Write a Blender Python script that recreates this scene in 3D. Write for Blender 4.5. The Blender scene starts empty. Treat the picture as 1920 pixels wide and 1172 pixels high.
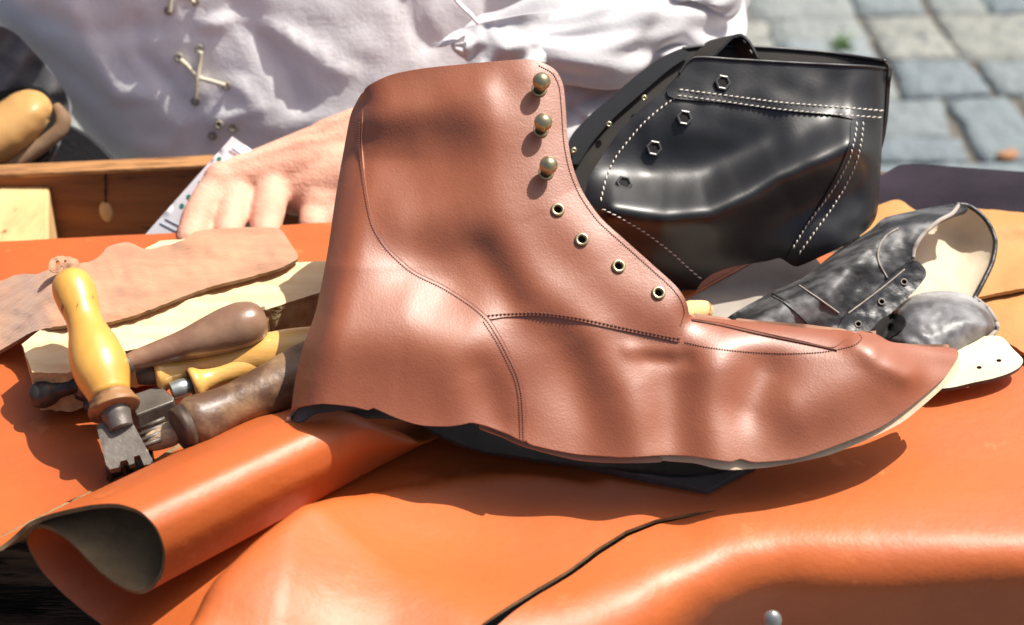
import bpy, bmesh, math, random
import numpy as np
from mathutils import Vector
from mathutils.geometry import delaunay_2d_cdt

# ------------------------------------------------------------------ camera, world, sun, exposure
SC = bpy.context.scene
COL = SC.collection
R = math.radians
PITCH = R(33.0)
F = 3000.0                       # focal length in photo pixels (1920 wide)
CAM = np.array([0.0, -0.713, 0.463])
cam_d = bpy.data.cameras.new("camera")
cam = bpy.data.objects.new("camera", cam_d); COL.objects.link(cam)
cam.location = CAM
cam.rotation_euler = (math.pi / 2 - PITCH, 0, 0)
cam_d.sensor_width = 36.0
cam_d.lens = F / 1920 * 36.0
cam_d.clip_start = 0.02
cam_d.clip_end = 300
cam_d.dof.use_dof = True
cam_d.dof.focus_distance = 0.76
cam_d.dof.aperture_fstop = 9
SC.camera = cam

SUN = Vector((0.50, 0.17, 1.0)).normalized()
sun_el = math.asin(SUN.z)
sun_az = math.atan2(SUN.x, SUN.y)
w = bpy.data.worlds.new("World"); SC.world = w; w.use_nodes = True
nt = w.node_tree
sky = nt.nodes.new('ShaderNodeTexSky'); sky.sky_type = 'NISHITA'; sky.sun_disc = False
sky.sun_elevation = sun_el; sky.sun_rotation = sun_az
sky.air_density = 0.8; sky.dust_density = 5.0; sky.ozone_density = 0.35
bg = nt.nodes['Background']; bg.inputs['Strength'].default_value = 0.088
nt.links.new(sky.outputs[0], bg.inputs['Color'])
sl = bpy.data.lights.new("sun", 'SUN'); sl.energy = 4.6; sl.angle = R(0.5); sl.color = (1.0, 0.95, 0.87)
so = bpy.data.objects.new("sun", sl); COL.objects.link(so)
so.rotation_euler = (-SUN).to_track_quat('-Z', 'Y').to_euler()
so.location = SUN * 5
SC.view_settings.view_transform = 'Standard'
SC.view_settings.look = 'None'
SC.view_settings.exposure = 0.55
SC.view_settings.gamma = 1.0

random.seed(4)
RNG = np.random.default_rng(4)
GROUND = -0.75

# ------------------------------------------------------------------ photo pixel -> point in the place
FWD = np.array([0, math.cos(PITCH), -math.sin(PITCH)]); UP = np.array([0, math.sin(PITCH), math.cos(PITCH)])
def dirs(px, py):
    px = np.atleast_1d(np.asarray(px, float)); py = np.atleast_1d(np.asarray(py, float))
    return FWD[None, :] + ((px - 960) / F)[:, None] * np.array([1.0, 0, 0])[None, :] - ((py - 586) / F)[:, None] * UP[None, :]
def zpt(px, py, z):
    d = dirs(px, py); t = (z - CAM[2]) / d[:, 2]; return (CAM + t[:, None] * d)[0]
def ypt(px, py, y):
    d = dirs(px, py); t = (y - CAM[1]) / d[:, 1]; return (CAM + t[:, None] * d)[0]

class Surf:
    """plane plus relief height (towards its normal); P() gives points seen at photo pixels"""
    def __init__(s, p0, n, h=None):
        s.p0 = np.array(p0, float); n = np.array(n, float); s.n = n / np.linalg.norm(n); s.h = h
    def P(s, px, py, e=0.0):
        px = np.atleast_1d(np.asarray(px, float)); py = np.atleast_1d(np.asarray(py, float))
        d = dirs(px, py); hh = (s.h(px, py) if s.h else 0.0) + (e(px, py) if callable(e) else e)
        t = (hh + (s.p0 - CAM) @ s.n) / (d @ s.n)
        return CAM + t[:, None] * d

    def N(s, px, py):
        a, b, c = s.P([px - 6, px + 6, px], [py + 5, py + 5, py - 6]); n = np.cross(b - a, c - a); return n / np.linalg.norm(n)
# ------------------------------------------------------------------ 2D helpers
def dist_poly(px, py, poly, closed=False):
    poly = np.array(poly, float); n = len(poly)
    best = np.full(len(px), 1e9)
    for i in range(n if closed else n - 1):
        a = poly[i]; b = poly[(i + 1) % n]; ab = b - a; L = ab @ ab + 1e-12
        t = np.clip(((px - a[0]) * ab[0] + (py - a[1]) * ab[1]) / L, 0, 1)
        best = np.minimum(best, np.hypot(px - a[0] - t * ab[0], py - a[1] - t * ab[1]))
    return best
def signed_dist(px, py, poly):
    poly = np.array(poly, float); best = np.full(len(px), 1e9); sg = np.ones(len(px)); n = len(poly)
    for i in range(n - 1):
        a = poly[i]; b = poly[i + 1]; ab = b - a; L = ab @ ab + 1e-15; t = ((px - a[0]) * ab[0] + (py - a[1]) * ab[1]) / L
        t = np.clip(t, -50 if i == 0 else 0, 50 if i == n - 2 else 1); dx = px - a[0] - t * ab[0]; dy = py - a[1] - t * ab[1]; d = np.hypot(dx, dy)
        m = d < best - 1e-12; best = np.where(m, d, best); sg = np.where(m, np.sign(ab[0] * dy - ab[1] * dx), sg)
    return best * sg
def inside(px, py, poly):
    poly = np.array(poly, float); c = np.zeros(len(px), bool); n = len(poly)
    for i in range(n):
        x1, y1 = poly[i]; x2, y2 = poly[(i + 1) % n]
        m = (y1 > py) != (y2 > py)
        with np.errstate(divide='ignore', invalid='ignore'):
            xx = (x2 - x1) * (py - y1) / (y2 - y1 + 1e-15) + x1
        c ^= m & (px < xx)
    return c
def catmull(pts, step, closed=False):
    p = np.array(pts, float); n = len(p); out = []
    for i in range(n if closed else n - 1):
        if closed: a, b, c, d = p[(i - 1) % n], p[i], p[(i + 1) % n], p[(i + 2) % n]
        else: a, b, c, d = p[max(i - 1, 0)], p[i], p[i + 1], p[min(i + 2, n - 1)]
        L = np.linalg.norm(c - b); k = max(1, int(round(L / step)))
        for j in range(k):
            t = j / k; t2 = t * t; t3 = t2 * t
            # centripetal-ish tension to avoid overshoot
            m1 = 0.4 * (c - a); m2 = 0.4 * (d - b)
            lim = L * 1.2
            for m in (m1, m2):
                q = np.linalg.norm(m)
                if q > lim: m *= lim / q
            out.append((2 * t3 - 3 * t2 + 1) * b + (t3 - 2 * t2 + t) * m1 + (-2 * t3 + 3 * t2) * c + (t3 - t2) * m2)
    if not closed: out.append(p[-1])
    return np.array(out)
def linear(pts, step, closed=True):
    p = np.array(pts, float); n = len(p); out = []
    for i in range(n if closed else n - 1):
        b = p[i]; c = p[(i + 1) % n]; k = max(1, int(round(np.linalg.norm(c - b) / step)))
        for j in range(k): out.append(b + (c - b) * j / k)
    if not closed: out.append(p[-1])
    return np.array(out)
def ridges(lst):
    def f(px, py):
        h = np.zeros(len(px))
        for poly, wd, amp in lst:
            d = dist_poly(px, py, poly) if len(poly) > 1 else np.hypot(px - poly[0][0], py - poly[0][1])
            h += amp * np.exp(-(d / wd) ** 2)
        return h
    return f
def wav(px, py, sc, seed=0):
    r = np.random.default_rng(seed); h = 0
    for k in range(7):
        a = r.uniform(0, 2 * math.pi); f = r.uniform(.5, 1.6) / sc; p = r.uniform(0, 6.28)
        h = h + np.sin((px * math.cos(a) + py * math.sin(a)) * f * 6.28 + p + 1.5 * np.sin((py * math.cos(a) - px * math.sin(a)) * f * 3 + p))
    return h / 7

# ------------------------------------------------------------------ materials
MATS = {}
def mat(name, base, rough=0.6, metal=0.0, col2=None, vscale=20, vlow=.4, vhigh=.65, stretch=(1, 1, 1), detail=4,
        bump=(), coat=0, coat_r=.2, spec=.5, sheen=0, sss=0, rvar=0, speck=None, speck_s=60, speck_t=.62, attr=None, trans=0):
    m = bpy.data.materials.new(name); m.use_nodes = True; n = m.node_tree; N = n.nodes; L = n.links
    b = N['Principled BSDF']
    b.inputs['Roughness'].default_value = rough; b.inputs['Metallic'].default_value = metal
    b.inputs['Specular IOR Level'].default_value = spec
    b.inputs['Coat Weight'].default_value = coat; b.inputs['Coat Roughness'].default_value = coat_r
    b.inputs['Sheen Weight'].default_value = sheen
    if sss:
        b.inputs['Subsurface Weight'].default_value = sss; b.inputs['Subsurface Radius'].default_value = (.012, .005, .003); b.inputs['Subsurface Scale'].default_value = .5
    tc = N.new('ShaderNodeTexCoord'); mp = N.new('ShaderNodeMapping'); L.new(tc.outputs['Object'], mp.inputs[0]); mp.inputs['Scale'].default_value = stretch
    out = None
    if attr:
        a = N.new('ShaderNodeAttribute'); a.attribute_name = attr; out = a.outputs['Color']
    else:
        c = N.new('ShaderNodeRGB'); c.outputs[0].default_value = (*base, 1); out = c.outputs[0]
    def mixin(out, col, scale, lo, hi, det, vec):
        t = N.new('ShaderNodeTexNoise'); t.inputs['Scale'].default_value = scale; t.inputs['Detail'].default_value = det; t.inputs['Roughness'].default_value = .6
        L.new(vec, t.inputs['Vector'])
        r = N.new('ShaderNodeMapRange'); r.inputs[1].default_value = lo; r.inputs[2].default_value = hi; L.new(t.outputs[0], r.inputs[0])
        x = N.new('ShaderNodeMix'); x.data_type = 'RGBA'; L.new(r.outputs[0], x.inputs[0]); L.new(out, x.inputs[6]); x.inputs[7].default_value = (*col, 1)
        return x.outputs[2], t
    if col2 is not None:
        out, tn = mixin(out, col2, vscale, vlow, vhigh, detail, mp.outputs[0])
        if rvar:
            rr = N.new('ShaderNodeMapRange'); L.new(tn.outputs[0], rr.inputs[0]); rr.inputs[1].default_value = .3; rr.inputs[2].default_value = .7
            rr.inputs[3].default_value = rough - rvar; rr.inputs[4].default_value = rough + rvar; L.new(rr.outputs[0], b.inputs['Roughness'])
    if speck is not None: out, _ = mixin(out, speck, speck_s, speck_t, speck_t + .05, 6, mp.outputs[0])
    L.new(out, b.inputs['Base Color'])
    prev = None
    for kind, scale, dist in bump:
        if kind == 'noise':
            t = N.new('ShaderNodeTexNoise'); t.inputs['Detail'].default_value = 4; o = t.outputs[0]
        elif kind == 'vor':
            t = N.new('ShaderNodeTexVoronoi'); o = t.outputs['Distance']
        elif kind == 'weave':
            t = N.new('ShaderNodeTexWave'); o = t.outputs['Fac']
        t.inputs['Scale'].default_value = scale; L.new(mp.outputs[0], t.inputs['Vector'])
        bp = N.new('ShaderNodeBump'); bp.inputs['Distance'].default_value = dist; bp.inputs['Strength'].default_value = 1; L.new(o, bp.inputs['Height'])
        if prev: L.new(prev.outputs[0], bp.inputs['Normal'])
        prev = bp
    if prev:
        L.new(prev.outputs[0], b.inputs['Normal'])
    if trans:
        tr = N.new('ShaderNodeBsdfTranslucent'); tr.inputs[0].default_value = (*base, 1)
        ms = N.new('ShaderNodeMixShader'); ms.inputs[0].default_value = trans
        L.new(b.outputs[0], ms.inputs[1]); L.new(tr.outputs[0], ms.inputs[2])
        L.new(ms.outputs[0], N['Material Output'].inputs[0])
    MATS[name] = m
    return m

M_ORANGE = mat('orange_leather', (.51, .116, .023), .50, col2=(.36, .074, .014), vscale=7, vlow=.38, vhigh=.68, detail=10, spec=.5, rvar=.09,
               bump=[('noise', 9, .0014), ('noise', 45, .0006), ('noise', 120, .00025), ('noise', 520, .00010)], coat=.16, coat_r=.48, speck=(.56, .150, .040), speck_s=38, speck_t=.635)
M_FLESH = mat('leather_flesh_side', (.27, .19, .095), .9, col2=(.19, .13, .065), vscale=60, bump=[('noise', 300, .0004)])
M_EDGE = mat('leather_cut_edge', (.25, .15, .07), .85, col2=(.14, .08, .04), vscale=90)
M_BROWN = mat('brown_leather', (.245, .060, .017), .50, col2=(.29, .078, .025), vscale=22, vlow=.35, vhigh=.7, detail=6, spec=.65, rvar=.05,
              bump=[('noise', 30, .0004), ('vor', 1000, .00007), ('noise', 260, .00010)], coat=.8, coat_r=.46)
M_BROWN_EDGE = mat('brown_cut_edge', (.36, .19, .12), .7)
M_LINING = mat('cream_lining', (.60, .48, .33), .85, col2=(.5, .38, .25), vscale=40, bump=[('noise', 400, .0003)])
M_LINE_G = mat('grey_lining', (.11, .10, .09), .85, col2=(.06, .055, .05), vscale=40, bump=[('noise', 200, .0004)])
M_THREAD = mat('dark_thread', (.13, .04, .025), .7)
M_BLACK = mat('black_leather', (.007, .0075, .009), .47, col2=(.012, .0125, .014), vscale=20, spec=.32, coat=.55, coat_r=.36,
              bump=[('noise', 600, .00010)])
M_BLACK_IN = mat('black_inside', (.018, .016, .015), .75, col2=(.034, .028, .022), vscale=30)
M_WHITE_T = mat('white_thread', (.60, .57, .50), .8, bump=[('noise', 2500, .0002)])
M_WORN = mat('worn_black_leather', (.022, .022, .023), .50, col2=(.15, .15, .155), vscale=44, vlow=.44, vhigh=.70, detail=9, stretch=(1, 2.2, 1.5), spec=.5, rvar=.1,
             bump=[('noise', 110, .0003), ('noise', 500, .0001)])
M_WORN_D = mat('worn_dark_leather', (.016, .017, .019), .42, col2=(.09, .09, .095), vscale=60, vlow=.5, vhigh=.75, detail=9, bump=[('noise', 300, .0004)])
M_CREAM = mat('cream_leather', (.66, .56, .41), .8, col2=(.58, .47, .33), vscale=18, bump=[('noise', 200, .0003)])
M_TAN = mat('tan_leather', (.47, .235, .070), .7, col2=(.38, .18, .055), vscale=14, detail=7, bump=[('noise', 200, .0004), ('noise', 30, .001)], speck=(.38, .17, .05), speck_s=200, speck_t=.66)
M_SUEDE = mat('pinkish_suede', (.47, .26, .15), .95, col2=(.38, .19, .105), vscale=26, detail=8, stretch=(1, 2.4, 1), bump=[('noise', 500, .0004), ('noise', 40, .0012)], sheen=.3, speck=(.26, .11, .06), speck_s=110, speck_t=.68)
M_PURPLE = mat('purple_cloth', (.016, .012, .018), .9, col2=(.028, .020, .030), vscale=15, bump=[('noise', 500, .0003)], sheen=0, spec=.2)
M_GREYC = mat('grey_cloth', (.16, .155, .16), .9, col2=(.07, .07, .075), vscale=12, stretch=(1, 1, 3), bump=[('noise', 300, .0004)])
M_GREYL = mat('grey_suede', (.36, .32, .28), .9, col2=(.3, .26, .22), vscale=40)
M_WOODP = mat('pale_wood', (.80, .62, .36), .7, col2=(.68, .47, .24), vscale=9, vlow=.4, vhigh=.7, stretch=(2, 14, 14), detail=8, bump=[('noise', 14, .0012)], speck=(.42, .26, .12), speck_s=14, speck_t=.68)
M_WOODE = mat('rough_wood_end', (.50, .40, .20), .85, col2=(.30, .21, .10), vscale=70, bump=[('noise', 120, .003)])
M_WOODB = mat('brown_box_wood', (.30, .10, .028), .7, col2=(.17, .05, .015), vscale=9, stretch=(1.2, 8, 10), detail=8, bump=[('noise', 30, .001)], speck=(.07, .025, .01), speck_s=16, speck_t=.6)
M_WOODR = mat('box_rim_wood', (.42, .20, .07), .75, col2=(.14, .06, .02), vscale=20, stretch=(1.5, 8, 8), detail=8, bump=[('noise', 60, .001)])
M_BLOCK = mat('yellow_pine_block', (.74, .50, .22), .75, col2=(.60, .34, .15), vscale=16, stretch=(3, 1, 1), detail=8, bump=[('noise', 40, .001)], speck=(.3, .12, .05), speck_s=60, speck_t=.64)
M_TABLE = mat('dark_bench_wood', (.075, .045, .028), .8, col2=(.19, .115, .065), vscale=14, stretch=(2, 12, 12), detail=9, bump=[('noise', 12, .003), ('noise', 60, .001)], speck=(.012, .008, .006), speck_s=8, speck_t=.55)
M_YEL = mat('varnished_yellow_wood', (.72, .39, .075), .38, col2=(.60, .27, .045), vscale=34, vlow=.35, vhigh=.75, detail=9, stretch=(1.6, 1, .5), coat=.5, coat_r=.22, bump=[('noise', 90, .0003)], speck=(.22, .09, .03), speck_s=75, speck_t=.66)
M_YELD = mat('worn_yellow_wood', (.30, .15, .06), .5, col2=(.03, .016, .010), vscale=40, vlow=.38, vhigh=.52, bump=[('noise', 90, .0006)])
M_DBR = mat('dark_brown_handle_wood', (.17, .085, .050), .32, col2=(.30, .18, .11), vscale=26, vlow=.42, vhigh=.65, detail=8, coat=.35, coat_r=.2, bump=[('noise', 90, .0005)])
M_BURN = mat('scorched_handle_wood', (.10, .048, .024), .48, col2=(.36, .22, .11), vscale=30, vlow=.46, vhigh=.66, detail=10, coat=.15, coat_r=.3, bump=[('noise', 160, .0008)])
M_CHAR = mat('charred_wood', (.035, .022, .016), .6, col2=(.10, .055, .03), vscale=80, bump=[('noise', 160, .0006)])
M_STEEL = mat('worn_steel', (.16, .14, .12), .48, metal=.4, col2=(.09, .075, .06), vscale=70, detail=8, bump=[('noise', 300, .0003)])
M_IRON = mat('dark_iron', (.035, .033, .032), .45, metal=.6, col2=(.08, .07, .06), vscale=60, bump=[('noise', 160, .0005)])
M_BRASS = mat('antique_brass', (.52, .46, .28), .30, metal=.85, col2=(.36, .30, .17), vscale=260, vlow=.4, vhigh=.7)
M_BRASSD = mat('dull_lace_eyelet', (.30, .27, .20), .6, metal=.3)
M_DKRING = mat('black_metal_ring', (.10, .10, .10), .4, metal=.6)
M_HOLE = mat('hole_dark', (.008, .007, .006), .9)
M_CLOTH = mat('white_shirt_cloth', (.90, .885, .90), .9, col2=(.86, .84, .86), vscale=20, bump=[('noise', 30, .0015), ('noise', 600, .0003)], sheen=.2)
M_SLEEVE = mat('thin_white_cloth', (.70, .69, .71), .9, bump=[('noise', 30, .0015), ('noise', 600, .0003)], trans=.25)
M_CORD = mat('cream_cord', (.70, .64, .50), .85, bump=[('noise', 900, .0005)])
M_SKIN = mat('skin', (.74, .42, .30), .66, col2=(.64, .29, .20), vscale=26, vlow=.42, vhigh=.72, detail=4, sss=.2, spec=.3, bump=[('noise', 70, .0009), ('noise', 240, .0004), ('vor', 600, .0002)])
M_TROUS_SHADE = mat('black_trousers_and_shade', (.02, .02, .024), .9, bump=[('noise', 300, .0004)])
M_HAIR = mat('brown_hair', (.05, .03, .02), .7, bump=[('noise', 300, .001)])
M_PAPER = mat('white_card', (.80, .79, .84), .5, col2=(.76, .76, .82), vscale=10)
M_INKG = mat('green_ink', (.02, .22, .16), .6)
M_INKB = mat('grey_blue_ink', (.30, .35, .45), .6)
M_STONE = mat('granite_setts', (.3, .3, .3), .85, attr='stonecol', speck=(.12, .14, .15), speck_s=34, speck_t=.58, bump=[('noise', 18, .022), ('noise', 90, .007)])
M_SOIL = mat('joint_soil', (.12, .11, .09), .95, col2=(.08, .07, .06), vscale=12, bump=[('noise', 40, .01)])
M_MOSS = mat('moss_green', (.07, .14, .03), .9)
M_GREEN_M = mat('grey_metal', (.34, .36, .35), .4, metal=.7)
M_CLOG = mat('tan_clog_leather', (.62, .36, .13), .5, col2=(.50, .26, .08), vscale=12, coat=.2, coat_r=.3, bump=[('noise', 40, .0008)])
M_SOLE = mat('sole_brown', (.20, .115, .06), .8, col2=(.32, .2, .11), vscale=50, bump=[('noise', 90, .001)])

# ------------------------------------------------------------------ object helpers
def wloc(o):
    v = Vector((0, 0, 0))
    while o: v = v + Vector(o.location); o = o.parent
    return v
def tag(o, label=None, cat=None, group=None, kind=None):
    if label: o['label'] = label
    if cat: o['category'] = cat
    if group: o['group'] = group
    if kind: o['kind'] = kind
    return o
def root(name, loc, label, cat, group=None):
    o = bpy.data.objects.new(name, None); COL.objects.link(o); o.location = Vector([float(v) for v in loc]); o.empty_display_size = .02
    return tag(o, label, cat, group)
def mk(name, V, faces, mats, parent=None, smooth=True, mi=None, label=None):
    V = np.array(V, float)
    if parent is not None: off = np.array(wloc(parent))
    else: off = np.array([V[:, 0].mean(), V[:, 1].mean(), V[:, 2].min()])
    me = bpy.data.meshes.new(name); me.from_pydata([tuple(v) for v in (V - off)], [], [tuple(int(i) for i in f) for f in faces])
    if not isinstance(mats, (list, tuple)): mats = [mats]
    for m in mats: me.materials.append(m)
    if mi is not None: me.polygons.foreach_set('material_index', np.array(mi, dtype=np.int32))
    if smooth is True: me.polygons.foreach_set('use_smooth', np.ones(len(me.polygons), bool))
    elif smooth is not False: me.polygons.foreach_set('use_smooth', np.array(smooth, bool))
    me.update()
    o = bpy.data.objects.new(name, me); COL.objects.link(o)
    if parent is not None: o.parent = parent
    else: o.location = off
    if label: o['label'] = label
    return o
class MB:
    def __init__(s): s.V = []; s.Fc = []; s.M = []; s.S = []
    def add(s, V, Fc, m=0, smooth=True):
        o = len(s.V); s.V += [tuple(v) for v in V]
        for f in Fc: s.Fc.append(tuple(int(i) + o for i in f)); s.M.append(m); s.S.append(smooth)
        return s
    def build(s, name, mats, parent=None, label=None): return mk(name, s.V, s.Fc, mats, parent, s.S, s.M, label)
    def box(s, c, size, m=0, bev=.001, rot=None):
        bm = bmesh.new(); bmesh.ops.create_cube(bm, size=1)
        for v in bm.verts: v.co = Vector((v.co.x * size[0], v.co.y * size[1], v.co.z * size[2]))
        if bev: bmesh.ops.bevel(bm, geom=bm.edges[:], offset=bev, segments=2, profile=.6, affect='EDGES')
        V = np.array([v.co[:] for v in bm.verts]); Fc = [[v.index for v in f.verts] for f in bm.faces]; bm.free()
        if rot is not None: V = V @ np.array(rot).T
        return s.add(V + np.array(c), Fc, m, False)
    def prism(s, top, down, m=0, bev=.001):
        """top polygon (3D points) extruded by vector down, bevelled"""
        bm = bmesh.new(); a = [bm.verts.new(p) for p in top]; b = [bm.verts.new(np.array(p) + np.array(down)) for p in top]; n = len(top)
        bm.faces.new(a); bm.faces.new(b[::-1])
        for i in range(n): bm.faces.new((a[i], b[i], b[(i + 1) % n], a[(i + 1) % n]))
        bmesh.ops.recalc_face_normals(bm, faces=bm.faces[:])
        if bev: bmesh.ops.bevel(bm, geom=bm.edges[:], offset=bev, segments=2, profile=.6, affect='EDGES')
        bm.verts.index_update()
        V = [v.co[:] for v in bm.verts]; Fc = [[v.index for v in f.verts] for f in bm.faces]; bm.free()
        return s.add(V, Fc, m, False)
    def tube(s, pts, rad, seg=10, m=0, caps=True, round_caps=False, squash=1.0, smooth=True):
        pts = np.array(pts, float); n = len(pts); rad = np.broadcast_to(np.array(rad, float), (n,)).copy()
        if round_caps:
            def capp(p, q, r):
                d = (p - q); d = d / (np.linalg.norm(d) + 1e-12)
                return [(p + d * r * math.sin(a), r * math.cos(a)) for a in (math.pi / 2 * .99, 1.2, .85, .45)]
            A = capp(pts[0], pts[1], rad[0]); B = capp(pts[-1], pts[-2], rad[-1])[::-1]
            pts = np.array([a[0] for a in A] + list(pts) + [b[0] for b in B]); rad = np.array([a[1] for a in A] + list(rad) + [b[1] for b in B]); n = len(pts)
        T = np.gradient(pts, axis=0); T /= np.linalg.norm(T, axis=1)[:, None] + 1e-12
        u = np.cross(T[0], [0, 0, 1.0]);
        if np.linalg.norm(u) < .1: u = np.cross(T[0], [0, 1.0, 0])
        u /= np.linalg.norm(u); V = []
        for i in range(n):
            u = u - (u @ T[i]) * T[i]; u /= np.linalg.norm(u); v = np.cross(T[i], u)
            for k in range(seg):
                a = 2 * math.pi * k / seg; V.append(pts[i] + rad[i] * (math.cos(a) * u + squash * math.sin(a) * v))
        Fc = []
        for i in range(n - 1):
            for k in range(seg): Fc.append((i * seg + k, i * seg + (k + 1) % seg, (i + 1) * seg + (k + 1) % seg, (i + 1) * seg + k))
        if caps: Fc.append(tuple(range(seg))[::-1]); Fc.append(tuple((n - 1) * seg + k for k in range(seg)))
        return s.add(V, Fc, m, smooth)
    def torus(s, c, n, Rr, r, m=0, seg=24, sides=8, hexa=False):
        n = np.array(n, float); n /= np.linalg.norm(n); u = np.cross(n, [0, 1, 0.1]); u /= np.linalg.norm(u); v = np.cross(n, u); V = []; Fc = []
        if hexa: seg = 6
        for i in range(seg):
            a = 2 * math.pi * i / seg; d = math.cos(a) * u + math.sin(a) * v
            for k in range(sides):
                b = 2 * math.pi * k / sides; V.append(np.array(c) + d * (Rr + r * math.cos(b)) + n * r * math.sin(b))
        for i in range(seg):
            for k in range(sides): Fc.append((i * sides + k, i * sides + (k + 1) % sides, ((i + 1) % seg) * sides + (k + 1) % sides, ((i + 1) % seg) * sides + k))
        return s.add(V, Fc, m, not hexa)
    def disc(s, c, n, r, m=0, seg=20):
        n = np.array(n, float); n /= np.linalg.norm(n); u = np.cross(n, [0, 1, 0.1]); u /= np.linalg.norm(u); v = np.cross(n, u)
        return s.add([np.array(c) + r * (math.cos(2 * math.pi * i / seg) * u + math.sin(2 * math.pi * i / seg) * v) for i in range(seg)], [tuple(range(seg))], m, False)
    def ball(s, c, r, m=0, seg=20, ax=None):
        V = []; Fc = []; rr = np.broadcast_to(np.array(r, float), (3,)); rings = seg // 2
        for i in range(rings + 1):
            th = math.pi * i / rings
            for k in range(seg):
                a = 2 * math.pi * k / seg; p = np.array([math.sin(th) * math.cos(a), math.sin(th) * math.sin(a), math.cos(th)]) * rr
                if ax is not None: p = np.array(ax).T @ p
                V.append(np.array(c) + p)
        for i in range(rings):
            for k in range(seg): Fc.append((i * seg + k, (i + 1) * seg + k, (i + 1) * seg + (k + 1) % seg, i * seg + (k + 1) % seg))
        return s.add(V, Fc, m, True)
def lathe(mb, p0, p1, prof, m=0, seg=32, wob=0.0, squash=1.0):
    """prof: (t along p0->p1, radius)"""
    p0 = np.array(p0, float); p1 = np.array(p1, float)
    pr = catmull([(t * 100, r * 1000) for t, r in prof], 3.0)
    pts = [p0 + (p1 - p0) * t / 100 for t, _ in pr]; rad = [max(r / 1000, 1e-5) for _, r in pr]
    T = (p1 - p0) / np.linalg.norm(p1 - p0); u = np.cross(T, [0, 0, 1.0]); u /= np.linalg.norm(u); v = np.cross(T, u); V = []; n = len(pts)
    for i in range(n):
        for k in range(seg):
            a = 2 * math.pi * k / seg; q = rad[i] * (1 + wob * math.sin(3 * a + i * .35) * .5 + wob * math.sin(2 * a - i * .21) * .5)
            V.append(pts[i] + q * (math.cos(a) * u + squash * math.sin(a) * v))
    Fc = [(i * seg + k, i * seg + (k + 1) % seg, (i + 1) * seg + (k + 1) % seg, (i + 1) * seg + k) for i in range(n - 1) for k in range(seg)]
    Fc.append(tuple(range(seg))[::-1]); Fc.append(tuple((n - 1) * seg + k for k in range(seg)))
    return mb.add(V, Fc, m, True)

def tri_domain(outline, step, holes=(), grid=None):
    outline = np.array(outline, float)
    lo = outline.min(0); hi = outline.max(0); sx, sy = (step, step * .87) if grid is None else grid
    gx, gy = np.meshgrid(np.arange(lo[0], hi[0], sx), np.arange(lo[1], hi[1], sy))
    if grid is None: gx = gx + (np.arange(gx.shape[0]) % 2)[:, None] * sx * .5
    gx = gx.ravel(); gy = gy.ravel()
    k = inside(gx, gy, outline) & (dist_poly(gx, gy, outline, True) > min(sx, sy) * .45)
    for h in holes: k &= ~inside(gx, gy, h) & (dist_poly(gx, gy, h, True) > min(sx, sy) * .45)
    pts = [tuple(p) for p in outline]; edges = [(i, (i + 1) % len(outline)) for i in range(len(outline))]
    for h in holes:
        o = len(pts); pts += [tuple(p) for p in h]; edges += [(o + i, o + (i + 1) % len(h)) for i in range(len(h))]
    pts += list(zip(gx[k], gy[k]))
    res = delaunay_2d_cdt([Vector(p) for p in pts], edges, [], 0, 1e-7)
    V = np.array([v[:] for v in res[0]]); Tt = np.array([f for f in res[2] if len(f) == 3])
    c = V[Tt].mean(1); k = inside(c[:, 0], c[:, 1], outline)
    for h in holes: k &= ~inside(c[:, 0], c[:, 1], h)
    Tt = Tt[k]
    used = np.unique(Tt); rm = -np.ones(len(V), int); rm[used] = np.arange(len(used))
    return V[used], rm[Tt]
def vnormals(P, T):
    fn = np.cross(P[T[:, 1]] - P[T[:, 0]], P[T[:, 2]] - P[T[:, 0]]); N = np.zeros_like(P)
    for i in range(3): np.add.at(N, T[:, i], fn)
    return N / (np.linalg.norm(N, axis=1)[:, None] + 1e-15)
def solid(name, P, T, thick, mats, parent=None, face_ref=None, label=None, mb=None):
    """sheet P,T given thickness below its top side; mats = [top, back, edge]"""
    N = vnormals(P, T)
    ref = (CAM - P) if face_ref is None else np.array(face_ref)[None, :] * np.ones_like(P)
    if (N * ref).sum() < 0: T = T[:, ::-1]; N = -N
    Q = P - N * thick; n = len(P)
    e = {}
    for t in T:
        for a, b in ((t[0], t[1]), (t[1], t[2]), (t[2], t[0])):
            if (b, a) in e: del e[(b, a)]
            else: e[(a, b)] = 1
    V = list(P) + list(Q); Fc = [tuple(t) for t in T] + [tuple(t[::-1] + n) for t in T]; mi = [0] * len(T) + [1] * len(T); sm = [True] * (2 * len(T))
    dup = {}
    def d(i):
        if i not in dup: dup[i] = len(V); V.append(P[i]); V.append(Q[i])
        return dup[i]
    for a, b in e:
        i, j = d(a), d(b); Fc.append((i, i + 1, j + 1, j)); mi.append(2); sm.append(True)
    if mb is not None:
        o = len(mb.V); mb.V += [tuple(v) for v in V]; mb.Fc += [tuple(int(i) + o for i in f) for f in Fc]; mb.M += mi; mb.S += sm; return None
    return mk(name, np.array(V), Fc, mats, parent, sm, mi, label)
def sheet(name, outline, surf, mats, parent=None, thick=.0018, step=8, holes=(), smooth=True, e=0.0, label=None, jag=0.0, seed=1, face_ref=None, mb=None):
    if not isinstance(mats, (list, tuple)): mats = [mats] * 3
    ol = catmull(outline, step, True) if smooth else linear(outline, step)
    if jag:
        ol = ol + np.stack([wav(ol[:, 0], ol[:, 1], 22, seed), wav(ol[:, 0], ol[:, 1], 19, seed + 5)], 1) * jag
    V2, T = tri_domain(ol, step, holes)
    return solid(name, surf.P(V2[:, 0], V2[:, 1], e), T, thick, mats, parent, face_ref, label, mb)
def circle(cx, cy, r, n=12, ry=None): return [(cx + r * math.cos(2 * math.pi * i / n), cy + (ry or r) * math.sin(2 * math.pi * i / n)) for i in range(n)]
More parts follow.
